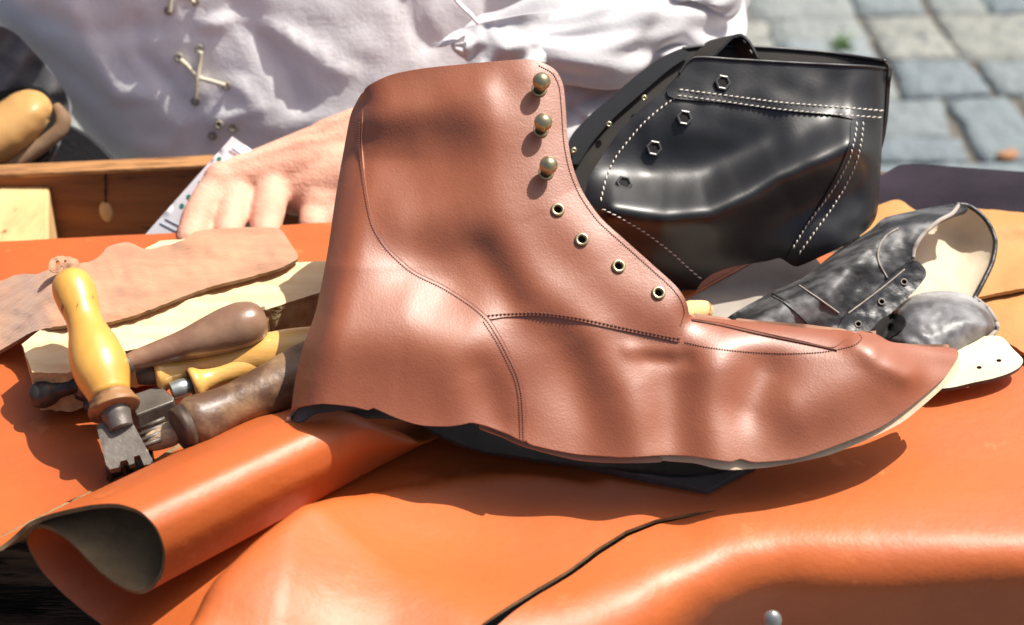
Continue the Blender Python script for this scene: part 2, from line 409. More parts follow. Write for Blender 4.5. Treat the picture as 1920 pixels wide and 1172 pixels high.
def stitch(surf, poly, pitch, length, rad, mats, parent, e=.0004, name='stitching', wobble=0, label=None):
    p = catmull(poly, 2.0); d = np.concatenate([[0], np.cumsum(np.linalg.norm(np.diff(p, axis=0), axis=1))]); mb = MB(); s = 0
    at = lambda q: np.array([np.interp(q, d, p[:, 0]), np.interp(q, d, p[:, 1])])
    while s + length < d[-1]:
        a = at(s); b = at(s + length); t = (b - a) / (np.linalg.norm(b - a) + 1e-9); nn = np.array([-t[1], t[0]]) * wobble
        a = a + nn; b = b - nn; m_ = (a + b) / 2
        A, Mi, B = surf.P([a[0], m_[0], b[0]], [a[1], m_[1], b[1]], [e - rad * .6, e + rad * .35, e - rad * .6])
        mb.tube([A, Mi, B], [rad * .75, rad, rad * .75], 6); s += pitch
    return mb.build(name, mats, parent, label)
def line(surf, poly, rad, mats, parent, name, e=0.0, label=None, seg=6):
    p = catmull(poly, 5.0); P = surf.P(p[:, 0], p[:, 1], e); return MB().tube(P, rad, seg).build(name, mats, parent, label)

# ================================================================== SETTING: ground and paving
def build_ground():
    V = [(-40, -20, GROUND - .006), (40, -20, GROUND - .006), (40, 60, GROUND - .006), (-40, 60, GROUND - .006)]
    g = mk('ground', V, [(0, 1, 2, 3)], M_SOIL, None, False); tag(g, kind='structure')
    rnd = random.Random(11); mb = MB(); cols = []
    y = -1.2; row = 0
    pal = [(.19, .215, .235), (.21, .23, .245), (.23, .238, .235), (.25, .243, .225), (.18, .205, .23), (.26, .25, .23)]
    def rowy(r_, x): return .03 * math.sin(x * 1.7 + r_ * 2.1) + .02 * math.sin(x * 4.1 + r_)
    while y < 5.2:
        hgt = rnd.uniform(.15, .25); x = -3.4 + rnd.uniform(0, .2)
        while x < 3.6:
            wd = rnd.uniform(.11, .26); g_ = rnd.uniform(.001, .004)
            parts = [(y, y + hgt)]
            if rnd.random() < .25 and hgt > .17: mid = y + hgt * rnd.uniform(.4, .6); parts = [(y, mid), (mid, y + hgt)]
            for (ya, yb) in parts:
                sk = .020
                cs = [(x + g_ + rnd.uniform(-sk, sk) * .5, ya + g_ + rowy(row, x)), (x + wd - g_ + rnd.uniform(-sk, sk) * .5, ya + g_ + rowy(row, x + wd)),
                      (x + wd - g_ + rnd.uniform(-sk, sk) * .5, yb - g_ + rowy(row + (yb > y + hgt - .001), x + wd)), (x + g_ + rnd.uniform(-sk, sk) * .5, yb - g_ + rowy(row + (yb > y + hgt - .001), x))]
                ring = []
                for i in range(4):
                    a = np.array(cs[i]); b = np.array(cs[(i + 1) % 4])
                    for t in (.05, .2, .35, .5, .65, .8, .95): ring.append(a + (b - a) * t + np.array([rnd.uniform(-.004, .004), rnd.uniform(-.004, .004)]))
                c = np.mean(ring, axis=0); n = len(ring); Vv = []
                z0 = GROUND + rnd.uniform(-.004, .004)
                for f, z in ((1.0, -.03), (.99, -.004), (.965, .001), (.6, .003), (.0, .004)):
                    for p in ring: q = c + (p - c) * f; Vv.append((q[0], q[1], z0 + z))
                Fc = [(l * n + i, l * n + (i + 1) % n, (l + 1) * n + (i + 1) % n, (l + 1) * n + i) for l in range(4) for i in range(n)]
                mb.add(Vv, Fc, 0, True); col = rnd.choice(pal); k = rnd.uniform(.82, .97); cols += [(col[0] * k, col[1] * k * 1.06, col[2] * k * 1.03, 1)] * len(Vv)
            x += wd
        y += hgt; row += 1
    o = mb.build('pavement', [M_STONE]); tag(o, kind='structure')
    ca = o.data.color_attributes.new('stonecol', 'FLOAT_COLOR', 'POINT'); ca.data.foreach_set('color', np.array(cols, dtype=np.float32).ravel())
    mm = MB()
    for (px, py) in ((1578, 93), (1572, 96), (1585, 90), (1583, 98)):
        p = zpt(px, py, GROUND)
        for i in range(10):
            a = rnd.uniform(0, 6.28); b = rnd.uniform(.01, .03); q = p + np.array([rnd.uniform(-.012, .012), rnd.uniform(-.012, .012), 0])
            mm.tube([q, q + np.array([math.cos(a) * b * .4, math.sin(a) * b * .4, b * .6]), q + np.array([math.cos(a) * b, math.sin(a) * b, b * .8])], [.002, .002, .0005], 4)
    g = mm.build('weed_tuft', M_MOSS); tag(g, 'tiny green weed tuft growing in a joint of the stone paving', 'weed')
    lf = MB(); p = zpt(1888, 292, GROUND + .008)
    lf.ball(p, (.018, .012, .007), 0, 12); lf.ball(p + [.01, .008, .002], (.010, .008, .006), 0, 10)
    tag(lf.build('dry_leaf', mat('dry_leaf_brown', (.35, .17, .08), .8)), 'small dry reddish leaf lying on the paving right of the black boot', 'leaf')
build_ground()

# ================================================================== work bench and box
def build_bench():
    r = root('workbench', (0, 0, GROUND), 'dark rough wooden workbench under the orange hide', 'workbench')
    ys = [(-.44, -.335), (-.3345, -.262), (-.2615, -.10)]
    for i, (a, b) in enumerate(ys):
        x1 = -.03 - .012 * i
        MB().box(((-.62 + x1) / 2, (a + b) / 2, -.062 - .002 * i), (x1 + .62, b - a, .034), 0, .003).build('plank', M_TABLE, r)
    MB().box((0, -.057, -.023), (1.24, .230, .034), 0, .003).build('tabletop', M_TABLE, r)
    MB().box((.345, .1155, -.023), (.55, .113, .034), 0, .003).build('plank', M_TABLE, r)
    for x in (-.57, .57):
        for y in (-.18, .05): MB().box((x, y, (GROUND - .042) / 2), (.06, .06, -GROUND - .042), 0, .004).build('leg', M_TABLE, r)
    b = root('wooden_box', ypt(230, 330, .135), 'reddish brown open wooden box behind the orange hide below the shirt', 'box')
    # far wall (inner face seen), rim strip on it
    y0 = .132
    A = ypt(-60, 328, y0); B = ypt(760, 290, y0); tilt = (B[2] - A[2])
    dn = np.array([0, 0, -1.0])
    def wall(z_off, y_a, y_b, hgt, bev):
        return [(A[0], y_a, A[2] + z_off), (B[0], y_a, B[2] + z_off), (B[0], y_b, B[2] + z_off), (A[0], y_b, A[2] + z_off)]
    MB().prism(wall(-.0036, y0, y0 + .011, 0, 0), (0, 0, -.09), 0, .001).build('back_panel', M_WOODB, b)
    MB().prism(wall(0, y0 - .0015, y0 + .012, 0, 0), (0, 0, -.0033), 0, .0012).build('rim', M_WOODR, b)
    MB().box((-.1, .108, -.092), (.5, .048, .01), 0, .001).build('bottom_panel', M_WOODB, b)
    # knot plug
    k = ypt(199, 397, y0 - .0002); mbk = MB(); mbk.ball(k, (.0042, .0016, .0070), 0, 14); mbk.build('knot', M_BLOCK, b)
    c = [ypt(198, 327 + 4 * i, y0 - .0003) for i in range(14)]; MB().tube(c, [.0012 + .0004 * math.sin(i) for i in range(14)], 6, squash=.4).build('crack', M_HOLE, b)
    blk = root('pine_block', zpt(45, 400, -.01), 'bright yellow pine block at the left end of the wooden box', 'wood block')
    zt = .004
    top = [zpt(-70, 352, zt), zpt(-70, 470, zt), zpt(92, 466, zt), zpt(92, 334, zt)]
    MB().prism(top, (0, 0, -.05), 0, .002).build('pine_body', M_BLOCK, blk)
build_bench()

# ================================================================== the orange hide (sheet, S-fold roll, slit, drape)
def build_hide():
    E = [(-1500, 1560, .006), (-900, 1350, .006), (-450, 1200, .007), (-200, 1108, .0075), (-80, 1062, .009), (0, 1028, .012), (50, 986, .024), (83, 971, .029), (125, 959, .0345), (180, 948, .0405), (225, 947, .0430), (265, 962, .0435), (293, 993, .038), (307, 1035, .027), (304, 1078, .0135), (285, 1110, .0050), (262, 1120, .0030), (235, 1112, .0040), (205, 1092, .0075), (170, 1056, .0135),
         (135, 1019, .0190), (105, 1000, .0205), (80, 993, .0195), (60, 1000, .0165), (51, 1016, .0105), (58, 1042, .0030), (78, 1078, -.005), (110, 1112, -.012), (150, 1146, -.018), (192, 1176, -.022)]
    P3 = np.array([(-.85, -.235, .006), (-.65, -.23, .006)] + [zpt(*e) for e in E[2:]])
    P3 = catmull(P3 * 1000, 2.0) / 1000
    d = np.concatenate([[0], np.cumsum(np.linalg.norm(np.diff(P3, axis=0), axis=1))]); t2 = d[-1]
    last = P3[-1].copy(); dd = np.array([.80, -.60]);
    a = np.array([.0754, .071]); a /= np.linalg.norm(a)
    # layer base heights, for the pressed-flat part
    def EP(t):
        t = np.asarray(t); q = np.stack([np.interp(t, d, P3[:, i]) for i in range(3)], 1); over = np.maximum(t - t2, 0)
        q[:, 0] += over * dd[0]; q[:, 1] += over * dd[1]; return q
    tk = {n: d[np.argmin(np.linalg.norm(P3 - zpt(*e), axis=1))] for n, e in (('right', E[13]), ('bot', E[16]), ('left', E[24]))}
    def inv(x, y):
        M = np.array([[dd[0], a[0]], [dd[1], a[1]]]); s = np.linalg.solve(M, np.array([x, y]) - last[:2]); return (t2 + s[0], s[1])
    SL = [(1345, 968), (1290, 974), (1230, 985), (1175, 1005), (1120, 1038), (1070, 1078), (1010, 1122), (950, 1173), (870, 1240), (800, 1300)]
    slit = [zpt(x, y, 0)[:2] for x, y in SL]
    def side(x, y):          # >0 to the right of / below the slit
        return signed_dist(x, y, slit)
    def S(t, s):
        q = EP(t); x = q[:, 0] + s * a[0]; y = q[:, 1] + s * a[1]; z = q[:, 2].copy()
        base = np.interp(t, [0, tk['right'], tk['bot'], tk['left'], t2], [.0068, .0062, .0034, .0017, 0])
        k = np.clip((s - .100) / .045, 0, 1); k = k * k * (3 - 2 * k); k2 = (1 - .93 * k) * (1 - .12 * np.clip(s / .09, 0, 1))
        lowf = np.clip(1 - s / .07, 0, 1); fl = np.minimum(z, base); z = np.where(t > tk['left'], base + np.maximum(z - base, 0) * k2 + np.minimum(z - base, 0) * lowf, base + (z - base) * k2)
        z += .0022 * wav(x * 100, y * 100, 16, 3) * np.clip((q[:, 2] < .009), 0, 1) * (1 - .5 * (t > t2)) * .6 + .0010
        L2 = t >= t2 - .02
        # slack swelling of the lower sheet
        z += np.where(L2, .010 * np.exp(-(((x + .04) / .10) ** 2 + ((y + .245) / .035) ** 2)), 0)
        z += np.where(L2, .0035 * np.exp(-(((x - .16) / .12) ** 2 + ((y + .165) / .03) ** 2)), 0)
        rl = [zpt(*q)[:2] for q in ((300, 1230, .03), (340, 1172, .03), (400, 1085, .03), (500, 1010, .028), (640, 938, .020), (760, 905, .014), (900, 890, .008))]
        rx_ = np.array([q[0] for q in rl]); ry_ = np.array([q[1] for q in rl]); dl_ = signed_dist(x, y, rl)
        sd_ = -dl_ + .010
        Hh = np.interp(x, rx_, [.044, .044, .043, .038, .028, .018, .010]) ; kk = np.clip(sd_ / .016, 0, 1); kk = np.sqrt(np.clip(1 - (1 - kk) ** 2, 0, 1))
        z += np.where(L2 & (t > t2 - .001), Hh * kk * np.exp(-(np.maximum(sd_ - .02, 0) / .12) ** 2) * np.clip((.01 - x) / .10, 0, 1) ** 1.3, 0)
        z = np.where(L2 & (t > t2 - .001), np.where(z < 0, z * (1 - kk), z), z)
        # drape over the bench front: right of the slit it bends down early, left of it later
        sd = side(x, y); right = L2 & ((x > slit[0][0]) | ((sd > -1e-5)))
        soft = np.clip((x - (slit[0][0] - .10)) / .13, 0, 1)
        soft = soft * soft * (3 - 2 * soft)
        ye = np.where(right, -.180 - .046 * (1 - soft) + .0012 * np.sin(x * 26), -.272); Rr = np.where(right, .040 - .023 * soft + .0015 * np.sin(x * 23 + 1.) * soft, .05)
        over = np.maximum(ye - y, 0); ang = np.minimum(over / Rr, .80 + .90 * soft + .12 * np.sin(x * 17)); rest = np.maximum(over - Rr * ang, 0)
        ny = ye - Rr * np.sin(ang) - rest * np.cos(ang); nz = -(Rr * (1 - np.cos(ang)) + rest * np.sin(ang))
        m = L2 & (over > 0)
        # folds in the hanging part
        fold = .006 * np.sin(x * 46 + 1.2 * np.sin(x * 13)) * np.clip((ang - .3) / 1.0, 0, 1) * np.clip(over / .07, 0, 1.2)
        y2 = np.where(m, ny - fold, y); z = np.where(m, z + nz, z)
        # wrinkles just right of the slit
        wr = np.where(right & (x < slit[0][0] + .05), .0007 * np.sin((x + .35 * y) * 210) * np.exp(-((x - .075) / .045) ** 2) * np.clip(over / .02, 0, 1), 0)
        z = z + wr - np.where(right, .0020 * np.exp(-np.maximum(dist_poly(x * 1000, y * 1000, np.array(slit) * 1000), 0) / 22.) * np.clip((slit[0][0] - x) / .014, 0, 1), 0)
        return np.stack([x, y2, z], 1)
    yb = .078
    def s_end(t):
        e = EP(np.array([t]))[0]; return (yb - .02 + .0 - e[1]) / a[1]
    # domain outline in (t, s)
    tau_a = d[np.argmin(np.linalg.norm(P3 - zpt(0, 1030, .011), axis=1))]
    fw = lambda t: t + np.clip(t - tau_a, 0, t2 - tau_a) * 2.0
    bw = lambda q: np.where(q < tau_a, q, np.where(q < tau_a + 3 * (t2 - tau_a), tau_a + (q - tau_a) / 3, q - 2 * (t2 - tau_a)))
    out = []
    ts = np.concatenate([np.linspace(0, tau_a, 60)[:-1], np.linspace(tau_a, t2, 220)])
    out += [(t, 0.0 + (.0008 * math.sin(t * 60))) for t in ts]
    out += [inv(-.150, -.290), inv(-.13, -.37)]
    rr = [np.array(p) for p in slit]
    gr = np.gradient(np.array(rr), axis=0); gr /= np.linalg.norm(gr, axis=1)[:, None]; nl = np.stack([gr[:, 1], -gr[:, 0]], 1)
    if nl[3][1] < 0: nl = -nl
    left = [p + nl[i] * .00025 * min(i, 3) for i, p in enumerate(rr)][::-1]
    right_ = [p - nl[i] * .0003 * min(i, 4) for i, p in enumerate(rr)]
    out += [inv(left[0][0] - .006, -.37)] + [inv(*p) for p in left] + [inv(*p) for p in right_[1:]] + [inv(right_[-1][0] + .004, -.37)]
    for x in np.linspace(.0, .60, 14): out.append(inv(x, -.37 + .01 * math.sin(x * 31)))
    out += [inv(.60, .06)]
    for x in np.linspace(.6, .0, 12)[1:]: out.append(inv(x, .06))
    tt = inv(-.0, .06)[0]
    for t in np.linspace(tt, 0, 60)[1:]:
        e = EP(np.array([t]))[0]; yy = .08
        for _ in range(4):
            ss = (yy - e[1]) / a[1]; yy = np.interp(e[0] + ss * a[0], [-.5, -.24, -.08, 0, .05], [.058, .064, .087, .085, .06])
        out.append((t, ss + .0015 * math.sin(t * 70)))
    out = [(float(fw(a_)), b_) for a_, b_ in out]; out = linear(out, .006)
    V2, T = tri_domain(out, .006, grid=(.0042, .0055)); V2[:, 0] = bw(V2[:, 0])
    P = S(V2[:, 0], V2[:, 1])
    N = vnormals(P, T); l1 = V2[:, 0] < .2
    if N[l1][:, 2].mean() < 0: T = T[:, ::-1]
    # solid() flips by reference; keep our own orientation by passing the L1 test through face_ref trick
    n = len(P); N = vnormals(P, T); Q = P - N * .0019; e = {}
    for t in T:
        for u_, v_ in ((t[0], t[1]), (t[1], t[2]), (t[2], t[0])):
            if (v_, u_) in e: del e[(v_, u_)]
            else: e[(u_, v_)] = 1
    V = list(P) + list(Q); Fc = [tuple(t) for t in T] + [tuple(t[::-1] + n) for t in T]; mi = [0] * len(T) + [1] * len(T); sm = [True] * (2 * len(T)); dup = {}
    for u_, v_ in e:
        for q in (u_, v_):
            if q not in dup: dup[q] = len(V); V.append(P[q]); V.append(Q[q])
        i, j = dup[u_], dup[v_]; Fc.append((i, i + 1, j + 1, j)); mi.append(2); sm.append(True)
    o = mk('leather_hide', V, Fc, [M_ORANGE, M_FLESH, M_EDGE], None, sm, mi)
    tag(o, 'large glossy orange leather hide with one rolled fold, spread under everything on the bench', 'leather hide')
    # grey peg tip below
    pg = MB(); c = ypt(1447, 1166, -.232); pg.ball(c, (.0042, .0035, .0058), 0, 18); pg.tube([c, c + [0, .012, -.02]], .0036, 12)
    tag(pg.build('metal_peg', [M_GREEN_M]), 'small rounded grey metal peg at the lower edge in front of the hanging hide', 'peg')
build_hide()

# ================================================================== brown boot upper
FRONT = [(681, 174), (695, 158), (737, 139), (803, 127), (915, 116), (986, 111), (1014, 116), (1042, 132), (1056, 160), (1061, 207), (1065, 264), (1075, 315), (1094, 362), (1127, 409), (1173, 451), (1220, 493), (1267, 536), (1286, 564), (1291, 587), (1283, 615), (1274, 640)]
BACKE = [(681, 174), (668, 192), (657, 217), (645, 278), (629, 371), (613, 479), (592, 583), (568, 650), (554, 710), (547, 760), (545, 790)]
SEAM1 = [(681, 174), (679, 230), (678, 278), (685, 343), (700, 418), (728, 465), (775, 508), (831, 536), (883, 569), (915, 597), (939, 634), (957, 668), (974, 705), (982, 740), (985, 780), (986, 826)]
SEAM2 = [(915, 597), (948, 594), (1009, 592), (1080, 601), (1150, 616), (1220, 630), (1253, 637), (1274, 640)]
TOPV = [(1274, 640), (1283, 615), (1291, 590), (1300, 594), (1377, 600), (1514, 615), (1605, 621), (1644, 627), (1671, 641), (1730, 649), (1789, 653), (1797, 662)]
BOTF = [(986, 826), (1019, 839), (1081, 851), (1123, 854), (1173, 857), (1248, 853), (1298, 855), (1369, 865), (1389, 860), (1416, 866), (1495, 859), (1573, 833), (1652, 800), (1711, 759), (1770, 708), (1797, 668)]
BOTB = [(545, 790), (552, 764), (602, 757), (660, 762), (690, 769), (700, 765), (745, 784), (790, 797), (840, 799), (870, 795), (886, 792), (915, 799), (950, 812), (986, 826)]
def brown_h():
    rd = ridges([
        ([(905, 235), (925, 320), (955, 430), (1010, 530), (1060, 590)], 64, .0052),
        ([(985, 150), (1000, 260), (1030, 380), (1130, 500), (1230, 580)], 60, .0035),
        ([(700, 290), (780, 310), (880, 290)], 66, -.0024),
        ([(715, 215), (820, 200), (900, 170)], 40, .0030),
        ([(790, 490), (840, 520)], 80, -.0045), ([(760, 420), (860, 400)], 55, .0022), ([(900, 470), (960, 560)], 34, -.0016),
        ([(640, 640), (760, 620), (860, 660)], 95, .0075),
        ([(900, 700), (930, 790)], 40, -.003),
        ([(1120, 630), (1180, 730), (1210, 850)], 50, .0038), ([(1060, 640), (1100, 850)], 50, -.0026), ([(1272, 690), (1252, 860)], 52, -.0022),
        ([(1340, 700), (1350, 860)], 62, .0050), ([(1430, 700), (1400, 760)], 50, -.0035), ([(1500, 760), (1640, 700)], 62, .0045), ([(1610, 640), (1700, 700)], 26, .0042),
        ([(1660, 668), (1790, 690)], 22, -.0022), ([(1180, 655), (1260, 660)], 16, .0010), ([(1215, 672), (1290, 676)], 16, -.0008)])
    fold = [(668, 192), (657, 217), (645, 278), (629, 371), (613, 479), (592, 583), (568, 650), (554, 710), (547, 760), (545, 790)]
    def h(px, py):
        d = dist_poly(px, py, fold); r = 70.0
        k = .05 + .95 * np.clip(d / r, 0, 1); v = .018 * (np.sqrt(np.clip(1 - (1 - k) ** 2, 0, 1)) - 1)
        d2 = dist_poly(px, py, [(1300, 594), (1514, 613), (1644, 627), (1797, 655)]); k2 = np.clip(d2 / 60., 0, 1)
        wgt = np.clip((px - 1230) / 120, 0, 1)
        v += .013 * (np.sqrt(np.clip(1 - (1 - k2) ** 2, 0, 1)) - 1) * wgt
        v += rd(px, py) * np.clip(d / 30, 0.1, 1)
        # shaft turns away from the sun to the left above the ankle
        tw = np.clip((930 - px) / 260, 0, 1.2) ** 1.5 * np.clip((500 - py) / 200, 0, 1)
        v -= .013 * tw
        # toe end and lower rim curl
        v -= .018 * np.clip((px - 1560) / 240, 0, 1) ** 2
        v += .0007 * wav(px, py, 190, 8)
        return v
    return h
BLEAN = R(46)
BN = (0.05, -math.cos(BLEAN), math.sin(BLEAN))
BS = Surf((0, -.163, .038), BN, brown_h())
def build_brown():
    S = BS
    r = root('brown_boot', zpt(980, 860, .002), 'unfinished reddish brown leather ankle boot upper with three brass lace hooks, in the centre', 'boot')
    mats = [M_BROWN, M_LINE_G, M_BROWN_EDGE]
    ol = BACKE[:-1] + BOTB + SEAM1[::-1][1:-1]
    sheet('back_panel', ol, S, mats, r, .0019, 6.5, e=lambda a, b: .0021 * np.clip(dist_poly(a, b, BACKE) / 40, 0, 1))
    ol = SEAM1[:10] + SEAM2[1:-1] + FRONT[::-1][:-1]
    sheet('quarter', ol, S, mats, r, .0019, 6.5, e=.0008, holes=[circle(*c, 8) for c in EYE])
    ol = SEAM2[:1] + SEAM1[10:] + BOTF[1:] + TOPV[::-1][1:-1] + SEAM2[::-1][:-1]
    sheet('vamp', ol, S, mats, r, .0019, 6.5, e=0)
    full = BACKE[1:-1] + BOTB + BOTF[1:-1] + TOPV[::-1][1:-3] + FRONT[::-1][3:-1]
    full = [(x_ + (4 if x_ < 690 and y_ < 780 else 0), y_ - (3 if y_ > 660 else -2)) for x_, y_ in full]
    sheet('leak_blocker', full, S, [M_LINE_G] * 3, r, .0008, 9, e=-.0024)  # unseen layer added to stop sun leaking through the panel seams
    # far side of the boot, behind; joined at the heel fold and along the top of the toe
    def far(px, py):
        b = S.P(px, py, -.0022); d = np.minimum(dist_poly(px, py, BACKE), dist_poly(px, py, [(1300, 594), (1514, 615), (1644, 627), (1797, 655)]))
        k = np.clip(d / 90., 0, 1); wv = .050 * np.sqrt(np.clip(1 - (1 - k) ** 2, 0, 1)) + .0015
        b[:, 1] += wv * 1.0; b[:, 2] -= wv * .72; b[:, 2] = np.maximum(b[:, 2], .0095 + .0 * wv); return b
    edge = [(x_ + 7, y_) for x_, y_ in BACKE[:-1]] + [(552, 788), (563, 790), (620, 792), (700, 800), (800, 830), (900, 850), (1020, 868), (1150, 872), (1280, 880), (1377, 884), (1455, 880), (1554, 862), (1640, 828), (1700, 800), (1740, 764), (1790, 716), (1799, 690), (1797, 662)] + TOPV[::-1][1:-2] + [(1285, 575)] + FRONT[::-1][3:-1]
    V2, T = tri_domain(catmull(edge, 9, True), 9)
    solid('far_side', far(V2[:, 0], V2[:, 1]), T, .0018, [M_LINE_G, M_BROWN, M_BROWN_EDGE], r)
    # cream lining strip showing under the toe edge
    ln = [(1240, 862), (1300, 868), (1340, 878), (1377, 881), (1455, 874), (1554, 853), (1640, 818), (1691, 792), (1730, 761), (1785, 711), (1799, 690), (1797, 668), (1770, 706), (1711, 756), (1652, 797), (1573, 830), (1495, 856), (1400, 858), (1300, 850), (1240, 848)]
    Ls = Surf(S.p0 - S.n * .0032, S.n, S.h); sheet('lining', ln, Ls, [M_LINING] * 3, r, .0012, 7, e=0)
    bl = [(900, 796), (986, 826), (1081, 851), (1173, 857), (1240, 853), (1240, 866), (1173, 868), (1081, 862), (986, 838), (940, 818), (900, 803)]
    sheet('lining', bl, Ls, [M_BROWN_EDGE] * 3, r, .0012, 7, e=0)
    # heel tunnel: darker inner turn seen at the lower back corner
    tn = [(553, 768), (600, 761), (660, 766), (700, 773), (760, 792), (700, 790), (640, 796), (590, 800), (560, 798), (549, 790)]
    Lh = Surf(S.p0 - S.n * .0, S.n, S.h)
    def tunnel():
        V2, T = tri_domain(catmull(tn, 6, True), 6); P = S.P(V2[:, 0], V2[:, 1], -.004); P[:, 1] += .010 * np.clip((V2[:, 0] - 549) / 40, 0, 1); return solid('heel_inside', P, T, .0015, [M_LINE_G] * 3, r)
    tunnel()
    # stitched seams
    def off(poly, o): 
        p = catmull(poly, 12); t = np.gradient(p, axis=0); t /= np.linalg.norm(t, axis=1)[:, None]; return p + np.stack([-t[:, 1], t[:, 0]], 1) * o
    stitch(S, off(SEAM1[1:], 5), 4.6, 3.0, .00034, M_THREAD, r, .0022)
    stitch(S, off(SEAM1[9:], 11), 4.6, 3.0, .00032, M_THREAD, r, .0022)
    stitch(S, off(SEAM2, -5), 7.5, 4.6, .00042, M_THREAD, r, .0011)
    stitch(S, off(FRONT[6:-1], 8), 4.4, 2.8, .00026, M_THREAD, r, .0010)
    stitch(S, [(1284, 642), (1330, 652), (1400, 660), (1480, 663), (1545, 660), (1600, 648), (1616, 634), (1606, 624)], 5, 3.2, .00028, M_THREAD, r, .0002)
    line(S, [(1297, 600), (1350, 610), (1416, 625), (1480, 638), (1534, 649), (1570, 657)], .00050, M_THREAD, r, 'slit', .0004)
    tong = [(1299, 597), (1377, 602), (1514, 617), (1603, 624), (1580, 640), (1560, 651), (1500, 638), (1416, 620), (1350, 605)]
    sheet('tongue', tong, S, mats, r, .0010, 6, e=.0007)
    # seam edges: a thin dark lip so overlaps read
    line(S, SEAM1[1:], .00042, M_THREAD, r, 'seam_edge', .0012)
    # eyelets
    for (x, y) in EYE:
        c = S.P(x, y, .0014)[0]; mb = MB(); mb.torus(c, S.N(x, y), .0024, .00075, 0, 28, 10); mb.build('eyelet', M_BRASS, r)
        h_ = MB(); h_.disc(S.P(x, y, -.001)[0], BN, .0026); h_.build('eyelet_hole', M_HOLE, r)
    nn = np.array(BN) / np.linalg.norm(BN)
    for (x, y) in ((1015, 155), (1018, 231), (1028, 311)):
        base = S.P(x - 3, y + 10, .001)[0]; top = base + nn * .0062 + np.array([.0004, 0, .0008]); mb = MB()
        mb.ball(top, (.0041, .0041, .0041), 0, 24); mb.tube([base, base + nn * .003, top], [.0030, .0017, .0017], 14)
        hk = mb.build('lace_hook', M_BRASS, r)
        MB().torus(S.P(x - 4, y + 12, .0009)[0], BN, .0030, .0007, 0, 24, 8).build('hook_base', M_BRASS, hk)
EYE = [(1046, 393), (1091, 449), (1160, 499), (1235, 549)]
build_brown()

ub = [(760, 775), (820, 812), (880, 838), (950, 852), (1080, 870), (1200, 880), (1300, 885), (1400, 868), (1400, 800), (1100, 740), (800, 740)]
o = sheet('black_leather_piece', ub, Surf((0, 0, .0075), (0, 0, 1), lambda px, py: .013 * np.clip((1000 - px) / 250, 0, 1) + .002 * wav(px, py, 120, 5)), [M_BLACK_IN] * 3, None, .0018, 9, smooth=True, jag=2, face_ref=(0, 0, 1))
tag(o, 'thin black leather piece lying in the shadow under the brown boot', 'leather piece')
# dark metal plate below the boot
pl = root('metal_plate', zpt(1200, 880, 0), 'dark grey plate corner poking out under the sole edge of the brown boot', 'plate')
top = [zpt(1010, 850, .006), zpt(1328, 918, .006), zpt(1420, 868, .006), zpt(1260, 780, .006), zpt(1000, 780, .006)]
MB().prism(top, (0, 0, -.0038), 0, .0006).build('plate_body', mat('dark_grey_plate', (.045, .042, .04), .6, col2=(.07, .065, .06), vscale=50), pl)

# ================================================================== black boot
BL_OUT = [(1300, 109), (1380, 113), (1485, 119), (1624, 126), (1659, 130), (1661, 149), (1656, 228), (1652, 307), (1645, 397), (1631, 426), (1599, 451), (1555, 474), (1495, 500), (1476, 492), (1462, 484), (1436, 490), (1377, 500), (1340, 512), (1317, 528), (1290, 560), (1240, 560), (1170, 480), (1120, 420), (1098, 375), (1099, 352), (1106, 330), (1129, 293), (1164, 243), (1203, 203), (1243, 169), (1273, 139)]
def black_h():
    rd = ridges([([(1150, 392), (1240, 405), (1330, 398), (1400, 368), (1460, 332), (1530, 305), (1590, 275)], 46, .020),
                 ([(1220, 310), (1330, 300), (1420, 270)], 60, -.004), ([(1300, 250), (1500, 240)], 60, .003), ([(1480, 420), (1600, 380)], 60, -.004)])
    def h(px, py):
        d = dist_poly(px, py, [(1662, 100), (1656, 228), (1652, 307), (1645, 397), (1632, 430)]); k = np.clip(d / 75., 0, 1)
        v = .020 * (np.sqrt(np.clip(1 - (1 - k) ** 2, 0, 1)) - 1) + rd(px, py) * np.clip(d / 40, .1, 1)
        v -= .020 * np.clip((py - 410) / 110, 0, 1.2) ** 2
        return v + .0007 * wav(px, py, 90, 18)
    return h
KN = (.14, -math.cos(R(37)), math.sin(R(37)))
KS = Surf((.12, .010, .055), KN, black_h())
